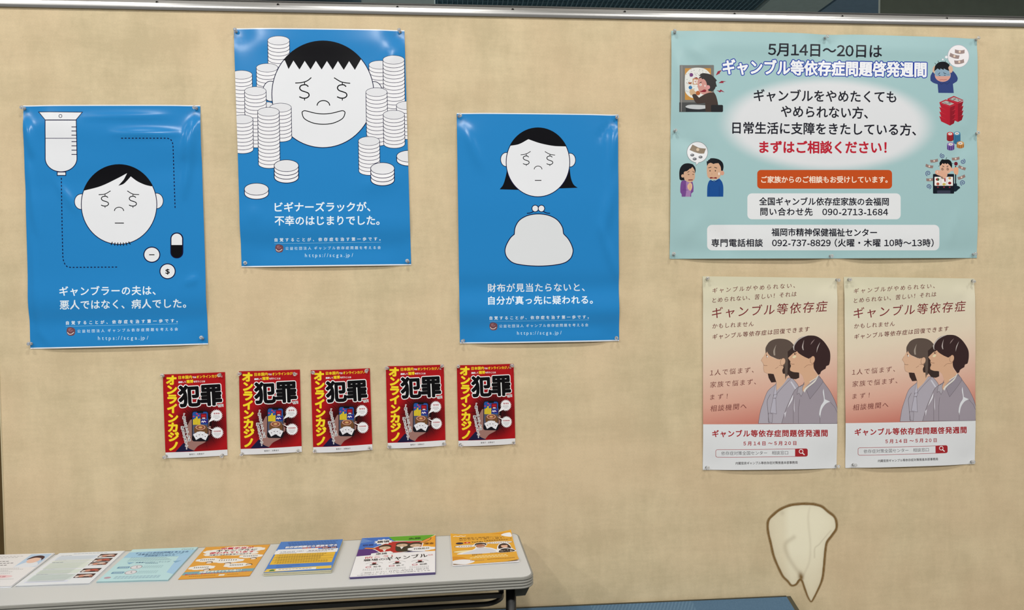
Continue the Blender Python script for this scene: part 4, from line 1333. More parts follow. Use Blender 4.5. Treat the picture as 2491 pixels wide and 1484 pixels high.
    for cx, cy, rx, h, c1, c2 in ((1540, 1265, 40, 70, (130, 24, 32), (190, 60, 64)), (1622, 1260, 42, 110, (38, 98, 138), (90, 150, 180)), (1547, 1390, 44, 55, (86, 58, 132), (140, 120, 180)), (1663, 1378, 44, 42, (168, 108, 50), (206, 156, 98))):
        A.rect(cx - rx, cy, cx + rx, cy + h, c1); A.ell(cx, cy + h, rx, 20, c1, n=20)
        for k in (-.6, 0, .55): A.line([(cx + k * rx, cy + 18), (cx + k * rx, cy + h + 14)], c2, 5)
        A.ell(cx, cy, rx, 24, c2, n=24); A.ell(cx, cy, rx * .6, 15, (238, 232, 226), n=20); A.line([(cx - 12, cy), (cx + 12, cy)], (60, 50, 50), 6)
    # slot machine
    A.frame(2240, 365, 12.367)
    A.part('banknote_drawing')
    for cx, cy, an, bd in ((400, 318, -8, 14), (258, 480, 14, 16), (1048, 254, -8, 14), (1240, 530, 22, 10), (1222, 815, -22, 10), (280, 885, -4, 12)): note(A, bent(cx, cy, 230, 84, an, bd), (146, 122, 116), (226, 204, 188), 27)
    A.part('swirl_drawing')
    for cx, cy, r, a0, cw in ((650, 175, 78, 0, 1), (1262, 345, 80, 180, -1), (222, 700, 84, 0, -1), (235, 1098, 78, 180, 1), (1262, 985, 84, 0, -1)):
        A.part('swirl_drawing', True)
        swirl(A, cx, cy, r, 1.7, a0, (62, 66, 128), 19, cw)
    A.part('slot_machine_drawing')
    A.line([(1045, 1020), (1045, 480)], (14, 14, 24), 32); A.shape([(985, 1010), (1085, 1005), (1090, 1075), (1160, 1100), (1185, 1145), (1120, 1190), (1060, 1245), (985, 1255)], (16, 36, 48), curve=False)
    A.ell(1057, 412, 55, 58, (108, 22, 38), n=20)
    A.part('dizzy_man_drawing')
    A.ell(755, 520, 185, 200, (222, 176, 150), n=36); A.ell(945, 590, 36, 50, (222, 168, 150), n=16)
    A.shape([(575, 480), (560, 400), (600, 320), (640, 275), (720, 290), (830, 285), (910, 345), (940, 450), (930, 550), (900, 500), (850, 440), (800, 400), (770, 430), (725, 392), (700, 430), (655, 395), (610, 450)], (12, 16, 22), curve=False)
    A.line([(752, 285), (778, 222)], (12, 16, 22), 14); A.line([(560, 470), (528, 490)], (12, 16, 22), 12); A.line([(935, 405), (985, 410)], (12, 16, 22), 12)
    A.line([(648, 475), (700, 505)], (20, 16, 18), 18); A.line([(828, 475), (776, 505)], (20, 16, 18), 18)
    swirl(A, 656, 578, 42, 1.8, 0, (72, 44, 36), 11); swirl(A, 815, 578, 42, 1.8, 0, (72, 44, 36), 11)
    A.shape([(1000, 535), (1060, 515), (1125, 540), (1125, 690), (1080, 750), (1000, 690), (985, 600)], (226, 168, 134)); A.part('slot_machine_drawing')
    A.fill(rrect(365, 720, 1000, 1312, 26), (14, 22, 34)); A.line([(1045, 730), (1045, 1000)], (14, 14, 24), 28)
    A.part('dizzy_man_drawing'); A.shape([(430, 690), (440, 625), (520, 600), (640, 640), (760, 690), (800, 740), (775, 800), (700, 850), (600, 790), (480, 740)], (222, 172, 146)); A.ell(497, 660, 11, 28, (240, 222, 205), n=12)
    A.part('slot_machine_drawing')
    A.fill(rrect(412, 806, 966, 1074, 16), (240, 236, 230)); A.line([(605, 810), (605, 1070)], (180, 170, 196), 14); A.line([(783, 810), (783, 1070)], (180, 170, 196), 14)
    A.ell(510, 885, 48, 44, (62, 104, 60), n=16); A.ell(480, 885, 30, 36, (150, 40, 46), n=14); A.ell(512, 1020, 46, 44, (176, 84, 64), n=16)
    A.fill([(700, 855), (745, 830), (745, 955), (712, 955)], (150, 26, 46)); A.ell(700, 1030, 55, 38, (204, 180, 92), n=16)
    A.ell(868, 850, 42, 36, (210, 160, 106), n=14); A.ell(868, 995, 50, 42, (142, 34, 38), n=14)
    A.shape([(600, 800), (680, 800), (720, 850), (665, 880), (600, 840)], (146, 122, 106), curve=False)
    A.part('dizzy_man_drawing'); A.shape([(640, 760), (760, 740), (775, 800), (730, 848), (680, 845)], (222, 172, 146))
    A.part('slot_machine_drawing')
    for x in (515, 697, 868): A.ell(x, 1118, 26, 20, (150, 52, 62), n=12)
    A.fill(rrect(490, 1215, 890, 1312, 24), (56, 58, 76))
    return A.done()

def poster_couple():
    A = Art(); T_ = (112, 52, 50)
    A.frame(1840, 800, 6.185)
    A.part('woman_drawing')
    G1, G2, OUT = (176, 170, 180), (160, 151, 160), (96, 84, 90)
    A.shape([(30, 1425), (60, 1240), (110, 1090), (170, 940), (270, 850), (400, 760), (530, 735), (640, 880), (660, 1425)], G1, OUT, 5, curve=False)
    A.fill([(170, 670), (260, 680), (300, 800), (225, 808), (185, 740)], (62, 46, 42))
    A.shape([(140, 300), (180, 210), (260, 160), (370, 148), (480, 170), (560, 240), (600, 330), (640, 600), (645, 720), (600, 755), (520, 745), (480, 690), (430, 765), (440, 660), (390, 640), (330, 450), (200, 400)], (92, 78, 70), curve=False)
    A.shape([(140, 300), (135, 360), (100, 425), (70, 475), (95, 510), (106, 530), (110, 560), (105, 600), (118, 650), (165, 672), (245, 672), (275, 700), (300, 800), (290, 940), (400, 840), (470, 740), (430, 640), (400, 560), (430, 500), (400, 440), (330, 460), (200, 400)], (220, 180, 150), curve=False)
    A.shape([(138, 350), (140, 280), (190, 205), (270, 160), (370, 150), (470, 175), (540, 240), (545, 330), (500, 420), (470, 520), (460, 660), (435, 765), (437, 600), (425, 455), (345, 455), (330, 415), (325, 458), (250, 425), (200, 395), (185, 355), (160, 340), (145, 375)], (94, 80, 72), curve=False)
    A.shape([(262, 400), (255, 330), (300, 235), (280, 320), (285, 400)], (160, 148, 136), curve=False)
    A.shape([(560, 250), (600, 330), (630, 560), (645, 735), (590, 757), (520, 745), (470, 680), (400, 675), (390, 620), (430, 540), (440, 380), (520, 300)], (60, 46, 42), curve=False)
    A.shape([(438, 380), (470, 340), (470, 640), (435, 765), (428, 600)], (96, 82, 74), curve=False)
    A.ell(398, 495, 36, 56, (220, 180, 150), (120, 84, 64), 4, rot=15)
    A.line([(150, 385), (160, 430), (175, 415)], (40, 28, 26), 9); A.ell(165, 418, 9, 14, (240, 235, 230), n=12)
    A.line([(105, 540), (120, 552), (165, 553)], (120, 76, 60), 5); A.line([(340, 550), (395, 555), (410, 530)], (120, 76, 60), 4); A.line([(285, 600), (330, 570)], (120, 76, 60), 4)
    A.line([(100, 425), (70, 475), (95, 510), (106, 530), (105, 600), (118, 650), (165, 672)], (150, 106, 84), 3)
    A.shape([(300, 800), (255, 1010), (270, 1050), (310, 1000), (300, 900)], (190, 186, 198), OUT, 3, curve=False)
    A.line([(530, 740), (400, 870), (300, 985)], OUT, 4); A.shape([(262, 990), (312, 985), (295, 1040), (250, 1045)], (186, 182, 194), OUT, 4, curve=False)
    A.shape([(250, 1045), (290, 1045), (302, 1280), (205, 1260)], (184, 180, 192), OUT, 4, curve=False); A.shape([(180, 1270), (245, 1280), (235, 1415), (180, 1400)], (172, 166, 176), OUT, 4, curve=False)
    A.line([(210, 985), (165, 1080), (170, 1200), (190, 1420)], OUT, 5, curve=True)
    A.fill([(510, 800), (530, 790), (600, 900), (580, 908)], (208, 206, 216))
    A.part('man_drawing')
    A.shape([(380, 1425), (440, 1220), (520, 1040), (580, 920), (660, 860), (780, 800), (940, 700), (1010, 800), (1120, 960), (1215, 1190), (1215, 1425)], G2, OUT, 5, curve=False)
    A.shape([(690, 700), (640, 660), (560, 650), (510, 630), (505, 600), (520, 560), (508, 520), (512, 490), (475, 440), (560, 360), (600, 330), (800, 420), (870, 560), (860, 620), (930, 700), (820, 800), (740, 880), (700, 960), (690, 900), (730, 820), (705, 740)], (217, 174, 142), curve=False)
    A.shape([(555, 330), (560, 250), (620, 160), (700, 115), (800, 100), (900, 110), (990, 165), (1060, 250), (1105, 340), (1112, 440), (1100, 520), (1090, 545), (1050, 560), (1040, 600), (975, 640), (960, 680), (930, 692), (900, 650), (865, 590), (860, 520), (880, 450), (840, 415), (790, 450), (720, 420), (640, 370), (610, 335), (580, 360), (570, 310)], (58, 40, 40), curve=False)
    A.shape([(560, 320), (548, 270), (600, 180), (700, 115), (780, 100), (680, 140), (610, 210), (590, 270), (590, 330)], (190, 182, 178), curve=False)
    A.shape([(570, 320), (575, 250), (640, 165), (720, 125), (640, 190), (600, 260), (610, 335)], (58, 40, 40), curve=False)
    A.shape([(700, 320), (685, 270), (718, 165), (705, 260), (712, 322)], (176, 164, 160), curve=False); A.shape([(905, 360), (915, 280), (960, 200), (925, 290)], (190, 180, 176), curve=False); A.shape([(815, 240), (830, 200), (880, 155), (845, 205)], (140, 120, 118), curve=False)
    A.ell(845, 465, 34, 56, (217, 174, 142), (120, 80, 62), 4, rot=12)
    A.shape([(540, 430), (570, 400), (600, 410), (575, 440)], (232, 218, 180)); A.line([(566, 352), (575, 385), (600, 370)], (40, 26, 26), 9)
    A.line([(512, 520), (535, 530), (572, 532)], (120, 76, 60), 5); A.line([(720, 585), (770, 545), (840, 540), (870, 500)], (130, 88, 66), 4, curve=True)
    A.line([(800, 800), (900, 740), (930, 700)], (232, 228, 214), 10)
    A.shape([(745, 905), (850, 830), (940, 720), (995, 770), (1000, 800), (930, 900), (805, 1055)], (150, 142, 152), OUT, 4, curve=False)
    A.shape([(730, 895), (760, 870), (850, 800), (930, 720), (880, 800), (760, 900), (725, 960), (708, 930)], (226, 222, 214), curve=False)
    A.shape([(720, 800), (690, 850), (650, 870), (630, 880), (610, 985), (640, 965), (672, 1015), (700, 960), (690, 900)], (172, 166, 174), OUT, 4, curve=False)
    A.line([(560, 1020), (555, 1200), (555, 1420)], OUT, 4); A.line([(652, 1060), (632, 1200), (632, 1420)], OUT, 4)
    A.shape([(1010, 900), (1030, 1060), (1110, 1095), (1040, 1130), (980, 1220), (960, 1340), (945, 1280), (970, 1160), (1015, 1080), (1000, 950)], (222, 224, 228), curve=False)
    A.line([(1110, 1100), (1180, 1180), (1215, 1260)], OUT, 4); A.line([(955, 1300), (955, 1420)], OUT, 4)
    A.shape([(550, 990), (545, 1060), (465, 1190), (500, 1100)], (222, 220, 226), curve=False); A.shape([(570, 1040), (575, 1260), (562, 1200)], (216, 212, 220), curve=False); A.shape([(420, 1270), (450, 1240), (430, 1340)], (216, 212, 220), curve=False)
    A.frame(1700, 660, 6.183)
    A.part('lettering')
    A.text('ギャンブルがやめられない、', 206, 292, 1448, 212, 84, T_, bold=.006, up=(0.1, -1))
    A.text('とめられない、苦しい！それは', 205, 438, 1470, 340, 84, T_, bold=.006, up=(0.1, -1))
    A.text('ギャンブル等依存症', 200, 630, 1930, 525, 178, (124, 44, 48), bold=0.004, up=(0.12, -1))
    A.text('かもしれません', 206, 826, 826, 790, 84, T_, bold=.006, up=(0.1, -1))
    A.text('ギャンブル等依存症は回復できます', 206, 988, 1662, 868, 84, T_, bold=.006, up=(0.1, -1))
    A.frame(1700, 860, 4.946)
    A.text('1人で悩まず、', 135, 234, 662, 196, 78, T_, up=(0.1, -1)); A.text('家族で悩まず、', 138, 378, 690, 338, 78, T_, up=(0.1, -1)); A.text('まず！', 138, 528, 345, 512, 74, T_, up=(0.1, -1)); A.text('相談機関へ', 140, 664, 575, 632, 82, T_, up=(0.1, -1))
    RD = (166, 42, 48)
    A.text('ギャンブル等依存症問題啓発週間', 163, 966, 1548, 958, 88, RD, bold=0.028)
    A.text('5月14日～5月20日', 537, 1083, 1172, 1078, 54, RD, bold=0.025)
    A.text('依存症対策全国センター　相談窓口', 270, 1202, 1074, 1194, 50, (92, 92, 98))
    A.text('内閣官房ギャンブル等依存症対策推進本部事務局', 443, 1322, 1188, 1311, 36, (56, 50, 52), bold=0.012)
    A.part('search_box_drawing')
    A.line([p - np.array([0, (p[0] - 200) * 0.010]) for p in rrect(203, 1157, 1306, 1248, 22)], RD, 5, closed=True)
    A.fill([p - np.array([0, (p[0] - 200) * 0.010]) for p in rrect(1170, 1154, 1310, 1250, 22)], RD); A.rect(1158, 1146, 1200, 1236, RD)
    A.ell(1230, 1178, 23, 23, None, (240, 236, 234), 8, n=20); A.line([(1246, 1196), (1272, 1220)], (240, 236, 234), 12)
    return A.done()

def flyer_red():
    A = Art(); A.frame(390, 890, 6.453)
    Y_ = (240, 214, 44); W_ = (236, 236, 236)
    A.part('ray_drawing')
    for i in range(52):
        a = 2 * math.pi * i / 52; c = (640, 900); r0, r1 = 170, 300 + 110 * (i % 3) / 2; da = .028
        A.fill([(c[0] + r0 * math.cos(a - da * 2), c[1] + r0 * math.sin(a - da * 2)), (c[0] + r1 * math.cos(a), c[1] + r1 * math.sin(a)), (c[0] + r0 * math.cos(a + da * 1.6), c[1] + r0 * math.sin(a + da * 1.6))], (66, 8, 12))
    A.part('footer_band'); A.fill([(60, 1362), (1100, 1312), (1100, 1450), (60, 1500)], (226, 226, 228))
    A.part('hand_drawing')
    A.fill([(236, 1352), (362, 1212), (420, 1230), (540, 1338)], (26, 24, 58))
    A.shape([(380, 1210), (430, 1100), (420, 960), (470, 850), (500, 840), (760, 830), (770, 900), (760, 940), (795, 950), (790, 985), (760, 1000), (790, 1030), (780, 1080), (750, 1100), (745, 1150), (700, 1200), (590, 1260), (530, 1330), (440, 1290)], (150, 112, 104), curve=False)
    A.part('phone_drawing')
    A.fill(rrect(495, 706, 757, 1186, 40), (20, 18, 26)); A.fill(rrect(506, 722, 746, 1150, 30), (38, 82, 156)); A.fill(rrect(575, 706, 675, 742, 14), (14, 14, 20))
    A.fill([(506, 920), (746, 920), (746, 1150), (506, 1150)], (82, 84, 104)); A.shape([(540, 960), (640, 918), (735, 960), (735, 1070), (640, 1100), (545, 1060)], (110, 74, 44))
    A.ell(630, 965, 76, 40, (222, 170, 150), n=30); A.ell(630, 965, 66, 33, (140, 84, 60), n=30); A.ell(630, 965, 30, 16, (206, 160, 104), n=20)
    for x, y, w in ((512, 840, 24), (535, 825, 26), (560, 795, 26), (585, 830, 26), (608, 825, 22)): A.rect(x, y, x + w, 925, (214, 190, 50)); A.line([(x, y), (x, 925)], (168, 140, 32), 4)
    for x, y in ((525, 795), (575, 752), (600, 780)): A.ell(x, y, 15, 12, (196, 60, 96), n=12)
    A.rect(632, 748, 726, 836, (108, 14, 26)); A.rect(645, 765, 712, 800, (178, 30, 44)); A.rect(658, 812, 705, 832, (206, 200, 214)); A.rect(632, 850, 742, 902, (44, 22, 110))
    A.line([(645, 885), (660, 868), (675, 885), (690, 866), (716, 882)], (226, 222, 236), 14)
    A.rect(506, 1105, 746, 1150, (22, 18, 24))
    for an, x, y in ((-28, 565, 1105), (-10, 610, 1082), (8, 660, 1082), (26, 705, 1110)):
        r = math.radians(an); q = [(-32, -50), (32, -50), (32, 50), (-32, 50)]
        A.shape([(x + a * math.cos(r) - b * math.sin(r), y + a * math.sin(r) + b * math.cos(r)) for a, b in q], (226, 226, 230), (150, 150, 158), 2, curve=False); A.ell(x, y, 7, 8, (60, 40, 50), n=8)
    A.part('speech_bubble_drawing')
    for cx, cy, tip in ((882, 778, (752, 892)), (896, 1048, (735, 962))):
        A.fill([tip, (cx - 70, cy + (20 if tip[1] > cy else -50)), (cx - 40, cy + (70 if tip[1] > cy else -10))], (234, 234, 236))
        A.fill([(cx + (100 if i % 2 else 78) * math.cos(math.pi * i / 22), cy + (98 if i % 2 else 76) * math.sin(math.pi * i / 22)) for i in range(44)], (234, 234, 236))
    A.part('lettering')
    A.text('賭博罪', 838, 750, 930, 748, 28, (170, 44, 52), bold=.02); A.text('常習賭博罪', 836, 1030, 952, 1026, 24, (170, 44, 52), bold=.02)
    for y, x0, x1 in ((785, 832, 935), (804, 826, 942), (824, 858, 914), (1060, 838, 950), (1080, 842, 946), (1100, 866, 930)): A.dash([(x0, y), (x1, y)], (96, 92, 96), 5, 11, 3)
    A.vchars('オンラインカジノ', 174, 226, 212, 1262, 180, 160, Y_, bold=.055)
    A.text('日本国内', 286, 184, 495, 174, 54, Y_, bold=.03); A.text('では', 503, 180, 560, 178, 34, W_, bold=.03); A.text('オンラインカジノ', 568, 174, 936, 160, 50, Y_, bold=.03); A.text('に', 948, 166, 976, 165, 30, W_, bold=.03)
    A.text('継続して', 284, 258, 402, 253, 32, W_, bold=.03); A.text('賭博', 412, 248, 514, 243, 54, Y_, bold=.035); A.text('を行うことは', 523, 248, 702, 243, 32, W_, bold=.03)
    A.text('犯罪', 298, 485, 952, 450, 345, (8, 6, 10), bold=.046, out=(238, 238, 238), ow=27)
    A.text('です！', 898, 628, 984, 620, 46, (20, 14, 16), bold=.02, out=(232, 232, 232), ow=14)
    A.vchars('「知らなかった」では', 362, 770, 452, 1160, 44, 44, (24, 16, 18), bold=.02, out=(228, 224, 224), ow=13)
    A.vchars('済まされません！', 346, 972, 424, 1290, 44, 44, (24, 16, 18), bold=.02, out=(228, 224, 224), ow=13)
    A.text('警察庁・消費者庁', 455, 1391, 690, 1380, 27, (54, 50, 54), bold=.01)
    return A.done()

# ---- leaflets on the table, drawn in their own page units 100 x 141
def page(px): 
    A = Art(); A.quad(px); return A
def scrib(A, x0, x1, y, col, w=1.0, on=2.0, off=.7):
    A.dash([(x0, y), (x1, y)], col, w, on, off)
def cloud(A, cx, cy, rx, ry, col=(240, 238, 232), n=9):
    P = []
    for i in range(n):
        a0 = 2 * math.pi * i / n
        for t in np.linspace(0, 1, 5)[:-1]:
            a = a0 + t * 2 * math.pi / n; k = 1 + 0.13 * math.sin(math.pi * t)
            P.append((cx + rx * k * math.cos(a), cy + ry * k * math.sin(a)))
    A.fill(P, col)

def leaf1(px):
    A = page(px)
    A.part('portrait_drawing'); A.rect(66, 3, 98, 62, (188, 212, 236))
    A.shape([(70, 50), (78, 40), (92, 42), (96, 60), (68, 62)], (232, 236, 242)); A.ell(82, 32, 9, 13, (238, 200, 180), n=24)
    A.shape([(70, 28), (74, 14), (84, 10), (93, 18), (94, 34), (90, 24), (80, 20)], (66, 34, 42))
    A.part('lettering')
    for i, y in enumerate((10, 16, 33, 42, 51)): scrib(A, 4, 60 - 5 * (i % 3), y, (120, 116, 118), 2.6 if y > 20 else 1.2, 4, 1.4)
    for y in (66, 71, 76, 81, 88, 112, 122, 130): scrib(A, 4, 90 - (y % 7) * 4, y, (150, 146, 148), 1.2)
    A.part('pink_oval'); A.ell(55, 101, 28, 8, (240, 206, 208), n=30); A.part('lettering'); scrib(A, 36, 74, 101, (206, 140, 148), 4, 5, 1.5)
    return A.done()
def leaf2(px):
    A = page(px)
    A.part('text_block')
    for y0, y1, c in ((16, 33, (214, 224, 240)), (38, 44, (226, 232, 222)), (48, 74, (222, 230, 220)), (80, 96, (218, 228, 218)), (100, 122, (212, 224, 220)), (126, 131, (222, 226, 242))):
        A.rect(6, y0, 66, y1, c)
    for y in (6, 14, 35, 46, 76, 98): scrib(A, 8 if y != 6 else 24, 30 if y != 6 else 80, y, (120, 134, 150), 1.3, 5, .8)
    for y in np.arange(19, 131, 3.2): A.line([(8, y), (64 - (y * 7) % 11, y)], (198, 208, 204), 1.0)
    A.part('photo_print')
    for i, (y0, y1) in enumerate(((12, 28), (33, 49), (51, 64), (78, 94), (101, 117))):
        A.rect(68, y0, 94, y1, (64, 40, 44)); ym = (y0 + y1) / 2
        A.ell(77, ym + 1, 5, 5, (206, 148, 128), n=12); A.ell(85, ym - 1, 6, 4, (190, 84, 72) if i % 2 else (220, 190, 176), n=12); A.ell(91, ym + 3, 3, 4, (150, 96, 84), n=10); A.ell(71.5, ym + 3, 2.6, 4, (226, 216, 210), n=10)
    return A.done()
def leaf3(px):
    A = page(px); N_ = (44, 84, 128)
    A.part('blue_band'); A.rect(0, 12, 100, 40, (162, 206, 234)); A.fill([(84, 40), (100, 30), (100, 118), (88, 110)], (166, 206, 236)); A.fill([(0, 0), (60, 0), (40, 12), (0, 14)], (196, 230, 232))
    A.part('lettering')
    A.text('Cucure', 78, 7, 96, 7, 9, (96, 124, 128), stretch=True)
    A.text('ギャンブル依存症問題を考える会', 12, 20, 92, 20, 7.4, N_, bold=.02, stretch=True); A.text('当事者ZOOMミーティング', 18, 27, 86, 27, 7, N_, bold=.02, stretch=True); A.text('定期開催のお知らせ', 30, 34, 76, 34, 6, N_, bold=.02, stretch=True)
    for y in (40, 44, 48, 52, 56): scrib(A, 12, 84 - (y % 5) * 4, y, (120, 158, 172), 1.1, 3, .7)
    A.text('当事者ZOOMミーティング', 28, 64, 78, 64, 5, (60, 104, 142), bold=.02, stretch=True); scrib(A, 44, 64, 69, (60, 104, 142), 2)
    A.fill([(14, 62), (26, 62), (20, 70)], (132, 176, 206)); A.fill([(82, 62), (94, 60), (88, 70)], (132, 176, 206))
    for y in (84, 106):
        A.fill(rrect(8, y - 4, 26, y + 4, 1.5), (112, 156, 184)); scrib(A, 11, 24, y, (206, 228, 236), 2); A.ell(36, y, 8, 8, (224, 222, 226), (140, 130, 140), 1.0, n=24); A.line([(36, y - 5), (36, y), (39, y + 2)], (96, 90, 100), .9)
        for k in (-4, 0, 4): scrib(A, 46, 76, y + k, (136, 170, 184), 1.2, 2.4, .8)
    A.ell(10, 126, 5, 4, (188, 154, 168), n=14)
    for y in (122, 126, 130): scrib(A, 20, 88, y, (120, 150, 180), 1.3, 4, 1)
    return A.done()
def leaf4(px):
    A = page(px); R_ = (196, 34, 62); K_ = (34, 24, 30)
    A.part('white_cloud')
    for cx, cy, rx, ry in ((50, 12, 22, 9), (22, 24, 18, 9), (76, 20, 19, 10), (50, 27, 34, 13), (24, 37, 16, 8), (62, 38, 26, 8)): cloud(A, cx, cy, rx, ry)
    for cx, cy, rx, ry in ((20, 62, 17, 8), (52, 70, 22, 9), (82, 53, 17, 8), (20, 96, 18, 9), (70, 92, 18, 9)): cloud(A, cx, cy, rx, ry, n=8)
    A.part('lettering')
    A.text('児童手当が', 26, 11, 76, 11, 10, R_, bold=.04, stretch=True); A.text('ギャンブルに', 22, 21, 84, 21, 9, K_, bold=.04, stretch=True); A.text('使われています', 14, 31, 82, 31, 9.5, R_, bold=.04, stretch=True); A.text('児童手当支給事項の法改正を', 16, 40.5, 80, 40.5, 6, K_, bold=.02, stretch=True)
    for cx, cy, w in ((20, 61, 22), (52, 67, 28), (82, 52, 22), (20, 95, 22), (70, 91, 20)):
        for k in range(8): A.line([(cx - w / 2 + k * w / 8, cy - 3), (cx - w / 2 + k * w / 8 + .6, cy + 3)], (76, 62, 58), 1.0)
    A.part('child_drawing')
    for cx, cy in ((25, 74), (54, 82), (88, 64), (30, 106), (88, 92)):
        A.ell(cx, cy, 5, 4.5, (48, 32, 26), n=16); A.ell(cx, cy + 1.5, 4, 3.5, (242, 226, 210), n=14)
    A.part('teal_band'); A.fill([(0, 113), (100, 109), (100, 122), (0, 126)], (122, 168, 178)); A.part('lettering')
    A.text('児童手当を子どもの為に！', 22, 116, 82, 114, 7, (240, 240, 238), bold=.03, stretch=True); A.text('親の依存、家族の声を支えようにしてください', 4, 124, 96, 120.5, 5, R_, bold=.02, stretch=True)
    scrib(A, 12, 50, 132, (120, 84, 40), 1.4); A.rect(54, 129, 62, 135, (236, 232, 220)); scrib(A, 66, 84, 131, (120, 84, 40), 1.4)
    return A.done()
def leaf5(px):
    A = page(px); N_ = (34, 52, 110)
    A.part('lettering')
    for y in (5, 10, 15, 20): scrib(A, 10 + y / 3, 94, y, N_, 1.5, 4, .8)
    A.part('white_panel'); A.rect(0, 43, 98, 60, (236, 238, 240)); A.rect(2, 38, 66, 46, (236, 238, 240)); A.part('yellow_panel'); A.rect(2, 60, 96, 107, (232, 186, 62)); A.part('yellow_panel'); A.fill([(2, 126), (98, 122), (99, 134), (0, 139)], (232, 196, 84)); A.part('white_panel'); A.rect(16, 127, 76, 135, (240, 238, 232))
    A.part('lettering')
    A.text('依存症問題から家族を守る', 12, 29, 94, 27, 10, (232, 236, 246), bold=.04, out=(44, 60, 130), ow=1.6, stretch=True); A.text('当事者・家族の声', 40, 36, 80, 35, 6, (220, 104, 70), bold=.03, stretch=True)
    A.ell(78, 39, 7, 4.5, (110, 50, 60), n=20); A.ell(90, 38, 6, 4.5, (110, 50, 60), n=20); scrib(A, 73, 83, 39, (236, 220, 220), 3); scrib(A, 86, 95, 38, (236, 220, 220), 3)
    A.text('5月26日（日）', 8, 51, 44, 50, 7, (64, 64, 84), stretch=True); scrib(A, 52, 96, 49, (70, 70, 90), 2.4, 4, 1); scrib(A, 8, 36, 57, (90, 90, 106), 1.6); scrib(A, 50, 84, 55, (90, 90, 106), 1.6)
    for y in np.arange(63, 106, 3.6): scrib(A, 5 + (y * 3) % 7, 92 - (y * 5) % 17, y, (128, 100, 44), 1.3, 3, .9)
    for y in (76, 88): A.line([(3, y), (95, y - 1)], (120, 104, 60), .7)
    scrib(A, 14, 50, 113, N_, 1.2); scrib(A, 14, 40, 119, N_, 1.2)
    A.fill([(6, 136), (8, 130), (11, 128), (14, 130), (15, 135)], (62, 126, 76)); scrib(A, 20, 72, 130, (90, 84, 80), 1.6, 4, 1)
    return A.done()
